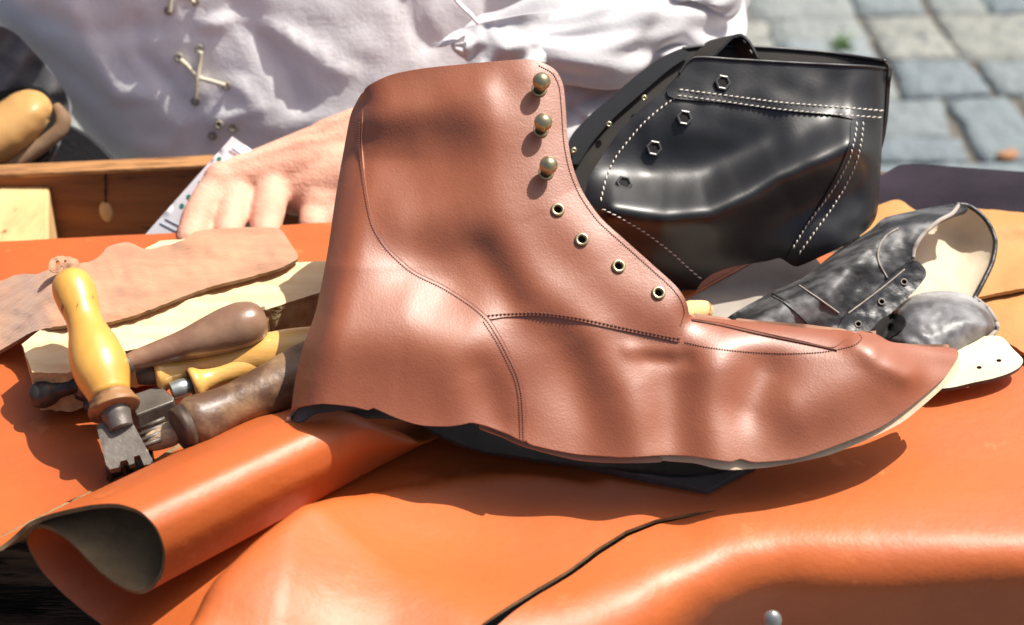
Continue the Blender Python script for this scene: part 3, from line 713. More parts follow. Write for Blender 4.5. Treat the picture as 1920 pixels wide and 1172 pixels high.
def build_black():
    S = KS; r = root('black_boot', zpt(1400, 520, .005), 'glossy black leather boot upper with double white stitching behind the brown boot', 'boot')
    mats = [M_BLACK, M_BLACK_IN, M_BLACK_IN]
    hexes = [(1355, 155), (1283, 221), (1226, 278), (1170, 344)]
    sheet('side_panel', BL_OUT, S, mats, r, .0018, 7)
    col = [(1300, 107), (1380, 111), (1485, 117), (1624, 124), (1661, 128), (1663, 149), (1661, 216), (1560, 208), (1461, 201), (1360, 188), (1266, 183), (1268, 170), (1243, 168), (1273, 138)]
    col = [(1300, 107), (1380, 111), (1485, 117), (1624, 124), (1657, 129), (1656, 149), (1651, 226), (1560, 215), (1461, 206), (1360, 193), (1262, 184), (1250, 172), (1273, 140)]
    sheet('collar_strap', col, S, mats, r, .0016, 7, e=.0013)
    hc = [(1657, 226), (1652, 307), (1645, 397), (1631, 426), (1599, 451), (1555, 474), (1495, 498), (1478, 486), (1508, 440), (1548, 380), (1584, 318), (1602, 270), (1612, 222)]
    hc = [(1650, 222), (1645, 307), (1638, 393), (1626, 424), (1597, 448), (1555, 470), (1495, 495), (1474, 488), (1500, 440), (1540, 380), (1574, 318), (1593, 270), (1600, 222)]
    sheet('heel_counter', hc, S, mats, r, .0016, 7, e=.0010)
    # far side with its own eyelet edge, seen to the left and above
    fp = [(1068, 262), (1100, 222), (1150, 178), (1200, 136), (1240, 108), (1278, 91), (1320, 88), (1345, 84), (1386, 87), (1470, 92), (1560, 101), (1659, 116), (1664, 150), (1640, 300), (1500, 420), (1200, 420), (1090, 400), (1062, 330)]
    def farP(px, py):
        k = np.clip((1664 - px) / 120., 0, 1); wv = .004 + .030 * np.sqrt(np.clip(1 - (1 - k) ** 2, 0, 1))
        Sf = Surf(S.p0 - S.n * .012, S.n); b = Sf.P(px, py); dv = (b - CAM) / np.linalg.norm(b - CAM, axis=1)[:, None]
        return b + dv * wv[:, None]
    V2, T = tri_domain(catmull(fp, 9, True), 9); solid('far_side', farP(V2[:, 0], V2[:, 1]), T, .0018, [M_BLACK_IN, M_BLACK, M_BLACK_IN], r)
    # facing band of the far side (thicker strip, two light eyelets)
    fb = [(1068, 262), (1100, 222), (1150, 178), (1200, 136), (1240, 108), (1280, 92), (1292, 104), (1255, 130), (1206, 172), (1150, 222), (1110, 268), (1084, 308), (1070, 300)]
    V2, T = tri_domain(catmull(fb, 8, True), 8); P = farP(V2[:, 0], V2[:, 1]); dv = (P - CAM) / np.linalg.norm(P - CAM, axis=1)[:, None]
    solid('far_facing', P - dv * .0035, T, .0016, [M_BLACK, M_BLACK, M_BLACK], r)
    for x, y in ((1208, 184), (1142, 233), (1076, 282)):
        p = farP(np.array([x]), np.array([y]))[0]; p = p - (p - CAM) / np.linalg.norm(p - CAM) * .006; MB().torus(p, KN, .0011, .0006, 0, 14, 6).build('eyelet', M_BRASS, r)
    # rims
    line(S, [(1273, 139), (1300, 109), (1380, 112), (1485, 118), (1624, 125), (1660, 129)], .0009, M_BLACK, r, 'rim_binding', .0016)
    p = catmull([(1280, 92), (1320, 87), (1400, 88), (1470, 92), (1560, 100), (1659, 115)], 5); P = farP(p[:, 0], p[:, 1]); MB().tube(P, .0012, 8).build('rim_binding', M_BLACK, r)
    # pull tab loop
    A = farP(np.array([1310.]), np.array([110.]))[0]; c = []
    for (x, y, dz) in ((1312, 118, .004), (1330, 98, .003), (1350, 78, .0), (1366, 73, -.002), (1380, 84, -.003), (1392, 104, -.003), (1398, 118, -.003)):
        q = farP(np.array([float(x)]), np.array([float(y)]))[0]; q = q - (q - CAM) / np.linalg.norm(q - CAM) * (.006 + dz); c.append(q)
    c = catmull(np.array(c) * 1000, 2) / 1000; wdt = np.array([.006, -.0055, .004]); Vv = []; Fc = []
    for q in c:
        Vv += [q - wdt, q + wdt]
    nq = len(c)
    for i in range(nq - 1): Fc.append((2 * i, 2 * i + 1, 2 * i + 3, 2 * i + 2))
    T = []
    for f in Fc: T += [(f[0], f[1], f[2]), (f[0], f[2], f[3])]
    tab = solid('pull_tab', np.array(Vv), np.array(T), .0014, [M_BLACK, M_BLACK_IN, M_BLACK], r)
    mbs = MB()
    for i in range(2, nq - 3, 3):
        for s_ in (-.75, .75):
            a = c[i] + wdt * s_; b = c[min(i + 1, nq - 1)] + wdt * s_; v = (CAM - a) / np.linalg.norm(CAM - a) * .0008; mbs.tube([a + v, b + v], .0004, 5)
    mbs.build('tab_stitching', M_WHITE_T, tab)
    SA = dict(pitch=10.5, length=7.0, rad=.00042, wobble=1.0)
    stitch(S, [(1273, 168), (1360, 179), (1461, 192), (1560, 200), (1659, 208)], mats=M_WHITE_T, parent=r, e=.0016, **SA)
    stitch(S, [(1270, 179), (1360, 191), (1461, 205), (1560, 214), (1657, 221)], mats=M_WHITE_T, parent=r, e=.0016, pitch=10.5, length=7, rad=.00034, wobble=1)
    stitch(S, [(1268, 182), (1235, 206), (1203, 235), (1175, 268), (1154, 296), (1138, 330), (1126, 378)], mats=M_WHITE_T, parent=r, e=.0004, **SA)
    stitch(S, [(1129, 392), (1165, 410), (1203, 432), (1235, 455), (1263, 477), (1290, 502), (1318, 526)], mats=M_WHITE_T, parent=r, e=.0004, **SA)
    stitch(S, [(1607, 229), (1603, 260), (1592, 300), (1573, 338), (1550, 373), (1515, 420), (1483, 472)], mats=M_WHITE_T, parent=r, e=.0014, **SA)
    stitch(S, [(1619, 229), (1616, 262), (1606, 304), (1588, 344), (1562, 388), (1530, 432), (1497, 478)], mats=M_WHITE_T, parent=r, e=.0014, **SA)
    for (x, y) in hexes:
        e = .0022 if y < 170 else .0006
        nq_ = S.N(x, y) * .6 + S.n; nq_ /= np.linalg.norm(nq_)
        MB().torus(S.P(x, y, e + .0006)[0], nq_, .0036, .0009, 0, hexa=True).build('eyelet', M_DKRING, r)
        MB().disc(S.P(x, y, e + .0006)[0], nq_, .0028).build('eyelet_hole', M_HOLE, r)
build_black()

# ================================================================== small distressed black shoe and its neighbours
def build_shoe():
    r = root('worn_shoe', zpt(1600, 600, .006), 'scuffed grey black leather shoe upper with cream lining and a three eyelet strap', 'shoe')
    n = (0.05, -.55, .83)
    topE = [(1359, 600), (1447, 548), (1502, 522), (1567, 473), (1632, 431), (1660, 408), (1729, 392), (1794, 381)]
    rim = [(1807, 396), (1785, 403), (1761, 415), (1740, 432), (1723, 451), (1714, 468), (1711, 486)]
    rd = ridges([([(1420, 600), (1540, 540), (1650, 460), (1740, 410)], 55, .009), ([(1600, 520)], 26, -.003), ([(1560, 560), (1600, 500)], 22, .0025), ([(1640, 480), (1690, 440)], 16, -.002), ([(1480, 560), (1500, 620)], 14, -.0015)])
    def h(px, py):
        d = dist_poly(px, py, topE); k = np.clip(d / 55., 0, 1)
        return .014 * (np.sqrt(np.clip(1 - (1 - k) ** 2, 0, 1)) - 1) + rd(px, py) * np.clip(d / 25, .1, 1) + .0008 * wav(px, py, 40, 31) + .0005 * wav(px, py, 17, 30)
    S = Surf((.2, -.005, .030), n, h)
    wm = [M_WORN, M_LINING, M_WORN_D]
    body = topE + [(1812, 386)] + rim + [(1722, 500), (1700, 540), (1664, 580), (1620, 622), (1560, 650), (1420, 660), (1359, 650)]
    sheet('upper', body, S, wm, r, .0018, 6.5)
    # back quarter wall with cream inside
    def hin(px, py): return -.019 - .010 * np.exp(-(((px - 1790) / 60) ** 2 + ((py - 450) / 50) ** 2)) + .0006 * wav(px, py, 50, 3)
    Si = Surf((.2, -.005, .030), n, hin)
    inn = [(1794, 384), (1826, 391), (1852, 415), (1866, 450), (1860, 490), (1840, 535), (1824, 570), (1780, 620), (1690, 620), (1660, 560), (1700, 480), (1720, 440), (1760, 400)]
    def fin(px, py):
        P0 = S.P(px, py); 
        d = dist_poly(px, py, [(1794, 384), (1826, 391), (1852, 415), (1866, 450), (1860, 490), (1840, 535), (1824, 570)]); k = .1 + .9 * np.clip(d / 70., 0, 1)
        P = Si.P(px, py); base = Surf((.2, -.005, .030), n, lambda a, b: -.006 + 0 * a).P(px, py); kk = np.sqrt(np.clip(1 - (1 - k) ** 2, 0, 1))[:, None]
        Q = base + (P - base) * kk; Q[:, 2] = np.maximum(Q[:, 2], .0085); return Q
    V2, T = tri_domain(catmull(inn, 4, True), 4); solid('lining', fin(V2[:, 0], V2[:, 1]), T, .0016, [M_CREAM, M_WORN, M_WORN_D], r)
    p = catmull([(1790, 383), (1812, 385), (1832, 396), (1852, 417), (1866, 450), (1861, 490), (1841, 533), (1826, 560)], 4); P = fin(p[:, 0], p[:, 1]); MB().tube(P, .0013, 8).build('top_binding', M_WORN_D, r)
    p = catmull([(1797, 386), (1785, 401), (1761, 414), (1740, 431), (1723, 450), (1714, 468), (1712, 484)], 4); P = S.P(p[:, 0], p[:, 1]); MB().tube(P, .0012, 8).build('top_binding', M_GREYL, r)
    st = [(1713, 488), (1724, 492), (1735, 505), (1736, 518), (1722, 537), (1702, 558), (1680, 579), (1652, 602), (1628, 622), (1600, 634), (1567, 630), (1580, 598), (1599, 577), (1632, 552), (1664, 525), (1690, 500)]
    sheet('lace_strap', st, S, [M_WORN_D] * 3, r, .0016, 6, e=.0028, holes=[circle(1695, 529, 4, 10), circle(1653, 566, 4, 10), circle(1609, 608, 4, 10)])
    for x, y in ((1695, 529), (1653, 566), (1609, 608)): MB().torus(S.P(x, y, .0031)[0], n, .0016, .0005, 0, 18, 8).build('eyelet', M_STEEL, r)
    bd = [(1445, 552), (1470, 543), (1496, 533), (1535, 560), (1573, 589), (1600, 612), (1580, 640), (1530, 622), (1500, 592), (1470, 567)]
    sheet('instep_band', bd, S, [M_WORN] * 3, r, .0014, 6, e=.0012)
    for pl_ in ([(1684, 428), (1664, 440), (1651, 457), (1646, 475), (1648, 492), (1656, 508), (1664, 522)],):
        line(S, pl_, .0005, M_GREYL, r, 'seam', .0003)
    line(S, [(1498, 535), (1535, 560), (1573, 587)], .00045, M_GREYL, r, 'seam', .0014)
    line(S, [(1590, 588), (1650, 543), (1696, 505)], .0004, M_GREYL, r, 'seam', .0030)
    line(S, [(1449, 551), (1480, 570), (1505, 595), (1520, 616)], .0007, M_HOLE, r, 'seam', .0005)

    c = root('toe_cap', zpt(1780, 650, .004), 'domed scuffed silvery black toe cap piece right of the worn shoe', 'shoe piece')
    out = [(1655, 640), (1664, 622), (1680, 575), (1697, 561), (1729, 549), (1778, 545), (1826, 557), (1852, 578), (1868, 605), (1868, 618), (1850, 634), (1825, 650), (1800, 668), (1760, 690), (1680, 680)]
    def hc(px, py):
        d = dist_poly(px, py, out, True); k = np.clip(d / 62., 0, 1); return .026 * np.sqrt(np.clip(1 - (1 - k) ** 2, 0, 1)) + .0007 * wav(px, py, 30, 9)
    Sc = Surf((.25, 0, .012), (0, -.3, .95), hc); sheet('cap', out, Sc, [M_WORN_L, M_LINING, M_GREYL], c, .0016, 6)
    p = catmull([(1826, 558), (1852, 578), (1868, 605), (1869, 618), (1850, 636), (1825, 652), (1798, 670)], 4); P = Sc.P(p[:, 0], p[:, 1], .0006); MB().tube(P, .0012, 8).build('welt', M_GREYL, c)
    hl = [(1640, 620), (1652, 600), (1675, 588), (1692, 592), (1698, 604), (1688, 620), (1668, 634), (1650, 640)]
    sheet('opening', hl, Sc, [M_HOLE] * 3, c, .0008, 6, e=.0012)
M_WORN_L = mat('scuffed_silver_leather', (.075, .075, .078), .50, col2=(.33, .33, .34), vscale=30, vlow=.40, vhigh=.68, detail=9, spec=.6, rvar=.1, bump=[('noise', 110, .0003), ('noise', 500, .0001)])
build_shoe()

def flat(name, outline, z, mats, label, cat, part=None, thick=.002, tilt=(0, 0, 1), relief=None, holes=(), step=9, smooth=False, jag=0, group=None, y=0, seed=1):
    S = Surf((0, y, z), tilt, relief)
    o = sheet(name, outline, S, mats, None, thick, step, holes, smooth=smooth, jag=jag, face_ref=(0, -.2, 1), seed=seed)
    return tag(o, label, cat, group)
def build_pieces():
    flat('leather_scrap', [(1255, 600), (1290, 530), (1400, 478), (1500, 470), (1540, 500), (1500, 545), (1440, 575), (1380, 620), (1290, 640)], .008, [M_GREYL] * 3,  # cream leather; the grey puts the black boot's shadow into its colour
         'cream leather scrap coloured grey for the shade beneath the black boot', 'leather scrap', smooth=True)
    hs = [circle(1836, 689, 5, 10, 3), circle(1873, 676, 5, 10, 3)]
    flat('lining_piece', [(1740, 690), (1800, 640), (1872, 630), (1900, 655), (1918, 674), (1912, 688), (1891, 700), (1860, 710), (1826, 717), (1781, 727), (1750, 725)], .011, [M_CREAM, M_CREAM, M_WORN_D],
         'cream leather tongue piece with two small holes beside the toe of the brown boot', 'leather piece', holes=hs, step=6, smooth=True)
    wv = lambda s, a: (lambda px, py: a * wav(px, py, 160, s))
    flat('tan_leather_sheet', [(1600, 480), (1640, 361), (1750, 349), (1772, 356), (1800, 376), (1850, 400), (1890, 440), (1800, 470), (1650, 480)], .0075, [M_TAN] * 3,
         'tan leather sheet behind the worn shoe, its back corner under the grey scrap', 'leather sheet', group='tan leather sheets stacked at right', relief=wv(4, .002), jag=1.5)
    flat('grey_leather_scrap', [(1740, 345), (1790, 357), (1836, 362), (1868, 374), (1886, 394), (1880, 410), (1800, 410), (1730, 380)], .0045, [M_GREYL] * 3,
         'rounded pale grey leather scrap between tan sheets and purple cloth', 'leather scrap', smooth=True)
    flat('tan_leather_sheet', [(1815, 391), (1832, 391), (1925, 399), (2060, 405), (2080, 520), (1921, 540), (1878, 548), (1830, 558), (1800, 566), (1835, 500), (1840, 440)], .0105, [M_TAN] * 3,
         'tan leather sheet directly right of the cream lined shoe opening', 'leather sheet', group='tan leather sheets stacked at right', relief=lambda px, py: .002 * wav(px, py, 150, 6) + .006 * np.exp(-((py - 420) / 26) ** 2), jag=1.2)
    flat('tan_leather_sheet', [(1790, 560), (1836, 560), (1880, 553), (1925, 548), (2060, 545), (2080, 700), (1960, 680), (1921, 662), (1885, 640), (1850, 620), (1790, 600)], .0062, [M_TAN] * 3,
         'lowest tan leather sheet at the right edge above the cream tongue piece', 'leather sheet', group='tan leather sheets stacked at right', relief=wv(9, .002), jag=1.2)
    # purple cloth
    def hp(px, py): return .006 * np.exp(-((py - 350) / 40) ** 2) + .002 * np.sin(px / 60 + .02 * py) + .0008 * np.sin(px / 35 + py / 14.)
    flat('purple_cloth', [(1620, 345), (1657, 326), (1693, 309), (1782, 312), (1920, 322), (2080, 330), (2080, 470), (1900, 450), (1620, 450)], .006, [M_PURPLE] * 3,
         'dark purple cloth bunched along the back right of the bench', 'cloth', relief=hp, smooth=True, step=7)
    # cream rounded tip beside the eyelet tab
    t = MB(); a = zpt(1275, 590, .030); b = zpt(1318, 582, .026)
    t.tube([a, (a + b) / 2, b], [.0055, .0062, .0052], 18, round_caps=True)
    tag(t.build('wooden_peg', [M_BLOCK]), 'small pale rounded wooden peg end peeking over the top of the brown boot toe', 'peg')
build_pieces()

# ================================================================== wood board, suede piece and tools at left
def build_left():
    b = root('wood_board', zpt(350, 620, .009), 'pale rough wooden board lying under the pink suede piece and the tools', 'board')
    zt = .034
    top = [(41, 645), (80, 632), (260, 600), (605, 495), (640, 500), (640, 535), (604, 547), (507, 578), (400, 610), (295, 646), (226, 660), (120, 700), (60, 694)]
    S = Surf((0, 0, zt), (0, 0, 1), lambda px, py: .0006 * wav(px, py, 60, 5) + .0004 * wav(px, py, 17, 6))
    ol = linear([(41, 645), (100, 600), (240, 470), (272, 466), (300, 452), (345, 448), (480, 470), (560, 492), (605, 489), (640, 500), (640, 535), (604, 547), (507, 578), (400, 610), (295, 646), (226, 660), (125, 700), (60, 698)], 8)
    V2, T = tri_domain(ol + np.stack([wav(ol[:, 0], ol[:, 1], 18, 3), wav(ol[:, 0], ol[:, 1], 15, 4)], 1) * 1.6, 8)
    P = S.P(V2[:, 0], V2[:, 1]); solid('board_body', P, T, .022, [M_WOODP, M_WOODE, M_WOODE], b, (0, 0, 1))
    # suede: lies on the board, droops off its left end and back
    def hs(px, py):
        k = np.clip((120 - px) / 150, 0, 1); k2 = np.clip((470 - py) / 60, 0, 1)
        return -.026 * k * k * (3 - 2 * k) - .004 * k2 + .0022 * wav(px, py, 110, 21) + .0008 * wav(px, py, 40, 22) + .004 * np.exp(-((px - 350) / 50) ** 2 - ((py - 440) / 20) ** 2)
    Ss = Surf((0, 0, .0385), (0, 0, 1), hs)
    so_ = [(-60, 690), (0, 657), (60, 623), (115, 611), (198, 605), (262, 588), (382, 542), (507, 509), (553, 489), (560, 480), (544, 456), (520, 428), (442, 427), (368, 433), (341, 451), (276, 467), (240, 454), (203, 463), (175, 488), (101, 502), (69, 514), (37, 514), (0, 527), (-60, 545)]
    o = sheet('suede_piece', so_, Ss, [M_SUEDE, M_SUEDE, M_EDGE], None, .0018, 7, smooth=True, jag=1.6, face_ref=(0, 0, 1))
    tag(o, 'wavy edged pinkish tan suede strip draped over the pale board', 'suede')
    sc = [(90, 502), (98, 484), (118, 480), (146, 487), (148, 505), (130, 512), (105, 512)]
    Sx = Surf((0, 0, .040), (0.1, -.5, .86), lambda px, py: .002 * wav(px, py, 26, 2))
    o = sheet('suede_scrap', sc, Surf((zpt(120, 500, .045)), (0.1, -.5, .86), lambda px, py: .002 * wav(px, py, 26, 2)), [M_SUEDE] * 3, None, .0014, 4, holes=[circle(108, 492, 4, 8), circle(122, 490, 3, 8), circle(116, 502, 3, 8)], smooth=True, jag=2.2)
    tag(o, 'ragged little suede scrap with holes just behind the yellow handle tip', 'suede scrap')

    pxm = lambda p: np.linalg.norm(np.array(p) - CAM) / F * 1.0    # metres per photo pixel near p
    # 1. hammer-like tool with a yellow handle and a steel claw head
    t = root('claw_tool', zpt(235, 890, .008), 'upright yellow varnished handle tool with a square steel claw head', 'tool')
    A = zpt(128, 512, .072); B = zpt(207, 745, .040); m = pxm(B)
    mb = MB(); lathe(mb, A, B, [(-.012, .0), (-.005, .3 * 38 * m), (.02, 26 * m), (.07, 36 * m), (.15, 40 * m), (.25, 38 * m), (.37, 33 * m), (.47, 36 * m), (.60, 46 * m), (.74, 51 * m), (.84, 49 * m), (.92, 43 * m), (.97, 39 * m), (1.0, 38 * m)], wob=.012)
    hd = mb.build('handle', M_YEL, t)
    C = B + (B - A) * .10; mb = MB(); lathe(mb, B, C, [(-.03, 37 * m), (.1, 40 * m), (.5, 44 * m), (.8, 47 * m), (1.0, 46 * m), (1.06, 40 * m), (1.08, 20 * m)], wob=.03); mb.build('collar', M_YELD, t)
    D = C + (B - A) / np.linalg.norm(B - A) * .007 + np.array([.001, -.001, -.002]); mb = MB(); lathe(mb, C - (B - A) * .02, D, [(0, 27 * m), (.3, 27 * m), (.6, 24 * m), (1, 22 * m)]); mb.build('ferrule', M_STEEL, t)
    # square head plate with slots, tilted towards the camera
    hp = [(181, 800), (186, 794), (238, 782), (246, 787), (286, 862), (282, 870), (270, 872), (262, 853), (251, 856), (252, 868), (243, 872), (238, 862), (226, 865), (223, 876), (206, 880), (199, 872)]
    Sh = Surf(zpt(232, 835, .0275), (.10, -.50, .86)); sheet('head_plate', hp, Sh, [M_STEEL] * 3, t, .0050, 5, smooth=False)
    # claw jaws beneath
    for i, (x0, x1) in enumerate(((199, 207), (228, 236), (246, 252), (278, 286))):
        q = [zpt(x0, 872 - (x0 - 199) * .14, .0185), zpt(x1, 871 - (x1 - 199) * .14, .0185), zpt(x1, 850 - (x1 - 199) * .18, .0185), zpt(x0, 850 - (x0 - 199) * .18, .0185)]
        MB().prism(q, (0, -.0005, -.0100), 0, .0004).build('jaw', M_IRON, t)
    q = [zpt(200, 896, .0095), zpt(288, 868, .0095), zpt(284, 852, .0095), zpt(198, 872, .0095)]; MB().prism(q, (0, 0, -.003), 0, .0004).build('jaw_bar', M_IRON, t)
    # 2. dark brown bulb handle
    t = root('awl', zpt(380, 640, .034), 'dark brown bulb ended wooden tool handle lying on the pale board', 'tool')
    A = zpt(240, 680, .043); B = zpt(500, 596, .050); m = pxm(A)
    mb = MB(); lathe(mb, A, B, [(0, 15 * m), (.08, 19 * m), (.2, 22 * m), (.38, 27 * m), (.55, 36 * m), (.7, 43 * m), (.83, 45 * m), (.93, 38 * m), (.985, 22 * m), (1.0, 0)], wob=.012); mb.build('handle', M_DBR, t)
    A2 = zpt(215, 695, .042); mb = MB(); lathe(mb, A2, A, [(0, 12 * m), (.3, 17 * m), (.9, 19 * m), (1.05, 17 * m)]); mb.build('ferrule', M_STEEL, t)
    # 3. yellow flared handle + 4. shorter one
    t = root('knife', zpt(420, 680, .012), 'yellow wooden handle with a wide flared end between two brown handles', 'tool')
    A = zpt(292, 700, .032); B = zpt(640, 640, .036)
    mb = MB(); lathe(mb, A, B, [(0, 34 * m), (.012, 40 * m), (.03, 40 * m), (.06, 33 * m), (.12, 25 * m), (.2, 24 * m), (.35, 30 * m), (.55, 40 * m), (.75, 42 * m), (1, 34 * m)], squash=.95); mb.build('handle', M_YELP, t)
    mb = MB(); lathe(mb, A - (B - A) * .10, A, [(0, 15 * m), (.4, 19 * m), (1, 23 * m)]); mb.build('ferrule', M_STEEL, t)
    MB().disc(A - (B - A) * .002, A - B, 33 * m).build('burned_end', M_CHAR, t)
    t = root('screwdriver', zpt(430, 720, .010), 'small pale wooden handle with a dark flared end in front of the yellow handle', 'tool')
    A = zpt(358, 722, .030); B = zpt(520, 668, .033)
    mb = MB(); lathe(mb, A, B, [(0, 28 * m), (.03, 32 * m), (.07, 31 * m), (.15, 23 * m), (.3, 20 * m), (.6, 26 * m), (1, 28 * m)]); mb.build('handle', M_YELP, t)
    MB().disc(A - (B - A) * .003, A - B, 28 * m).build('burned_end', M_CHAR, t)
    mb = MB(); lathe(mb, A - (B - A) * .22, A, [(0, 17 * m), (.5, 18 * m), (1, 14 * m)]); mb.build('ferrule', M_GREEN_M, t)
    # 5. thick scorched handle
    t = root('burnisher', zpt(470, 780, .009), 'thick scorched brown wooden handle with a ribbed wooden head, nearest the boot heel', 'tool')
    A = zpt(350, 800, .031); B = zpt(640, 668, .036); m = pxm(A)
    mb = MB(); lathe(mb, A, B, [(0, 40 * m), (.02, 46 * m), (.06, 50 * m), (.12, 47 * m), (.2, 43 * m), (.3, 42 * m), (.5, 48 * m), (.75, 55 * m), (1.0, 55 * m)], wob=.02, seg=40); mb.build('handle', M_BURN, t)
    mb = MB(); lathe(mb, A - (B - A) * .06, A + (B - A) * .01, [(0, 20 * m), (.1, 38 * m), (.5, 44 * m), (1, 44 * m)], wob=.02); mb.build('collar', M_CHAR, t)
    A2 = zpt(272, 832, .022); A1 = zpt(338, 806, .026); mb = MB(); lathe(mb, A2, A1, [(0, 8 * m), (.1, 19 * m), (.3, 24 * m), (.7, 27 * m), (1, 22 * m)], squash=.8); hd = mb.build('ribbed_head', M_WHRIB, t)
    for k in range(4):
        d = (A1 - A2) / np.linalg.norm(A1 - A2); side_ = np.array([0, -.3, .95]); off = np.array([-.3 + .2 * k, -.8 + .25 * k, .5]) ; o_ = np.array([0, -.006 + .004 * k, .003 + .0008 * k])
        MB().tube([A2 + o_ - d * .004, A2 + o_ + d * .009], [.0009, .0012], 8).build('tooth', M_STEEL, hd)
    # 6. steel block of another tool
    t = root('steel_hammer_head', zpt(290, 770, .012), 'flat grey steel block with black sides between the handles', 'tool')
    top = [zpt(238, 743, .030), zpt(300, 722, .030), zpt(327, 745, .030), zpt(325, 752, .0298), zpt(256, 778, .030)]
    MB().prism(top, (0, 0, -.013), 0, .0008).build('block', M_STEEL, t)
    # 7. black rod with a ball end at left
    t = root('iron_rod', zpt(90, 750, .008), 'black iron rod with a round end sticking out left of the claw tool', 'tool')
    A = zpt(72, 742, .022); B = zpt(215, 700, .030); m = pxm(A)
    mb = MB(); lathe(mb, A, B, [(-.10, 0), (-.09, 15 * m), (-.04, 22 * m), (.05, 25 * m), (.18, 22 * m), (.26, 16 * m), (.5, 15 * m), (1, 15 * m)]); mb.build('rod', M_IRON, t)
    for (x, y) in ((150, 735), (172, 760)):
        MB().tube([zpt(x, y, .020), zpt(x + 55, y + 20, .014)], .004, 10, round_caps=True).build('claw', M_IRON, t)
    q = root('iron_wedge', zpt(170, 680, .010), 'small brown iron wedge under the yellow claw tool handle', 'tool')
    top = [zpt(95, 700, .030), zpt(160, 668, .0345), zpt(210, 690, .030), zpt(150, 728, .027)]
    MB().prism(top, (0, 0, -.006), 0, .001).build('wedge_body', M_CHAR2, q)
M_YELP = mat('pale_varnished_wood', (.78, .46, .13), .3, col2=(.66, .34, .08), vscale=16, stretch=(1, 3, 3), coat=.5, coat_r=.15, bump=[('noise', 90, .0004)], speck=(.35, .16, .06), speck_s=90, speck_t=.68)
M_WHRIB = mat('ribbed_pale_wood', (.52, .37, .23), .7, col2=(.20, .13, .08), vscale=60, stretch=(1, 5, 5), bump=[('noise', 150, .001)])
M_CHAR2 = mat('rusty_iron', (.12, .075, .055), .6, metal=.3, col2=(.2, .13, .1), vscale=60, bump=[('noise', 160, .0006)])
build_left()

# ================================================================== card under the hand
def build_card():
    r = root('paper_card', ypt(350, 400, .105), 'white printed card with green dots held under the fingers', 'card')
    # plane through three pixel points at chosen depth
    a = ypt(436, 256, .1265); b = ypt(262, 452, .085); c = ypt(575, 362, .130)
    u = b - a; v = c - a; nrm = np.cross(u, v); nrm /= np.linalg.norm(nrm)
    if nrm[1] > 0: nrm = -nrm
    S = Surf(a, nrm)
    sheet('card_sheet', [(436, 256), (574, 352), (420, 530), (262, 452)], S, [M_PAPER] * 3, r, .0006, 12, smooth=False)
    for (x, y) in ((411, 298), (389, 326), (354, 369), (341, 386), (374, 342)):
        m = MB(); rr = .0014 if y != 342 else .0007; m.disc(S.P(x, y, .0003)[0], nrm, rr); m.build('dot', M_INKG, r)
    for (x0, y0, x1, y1) in ((430, 282, 446, 292), (436, 278, 462, 296), (418, 304, 428, 312), (300, 418, 335, 436), (310, 410, 345, 428)):
        A, B = S.P([x0, x1], [y0, y1], .0002); MB().tube([A, B], .00035, 5).build('print_line', M_INKB, r)
build_card()

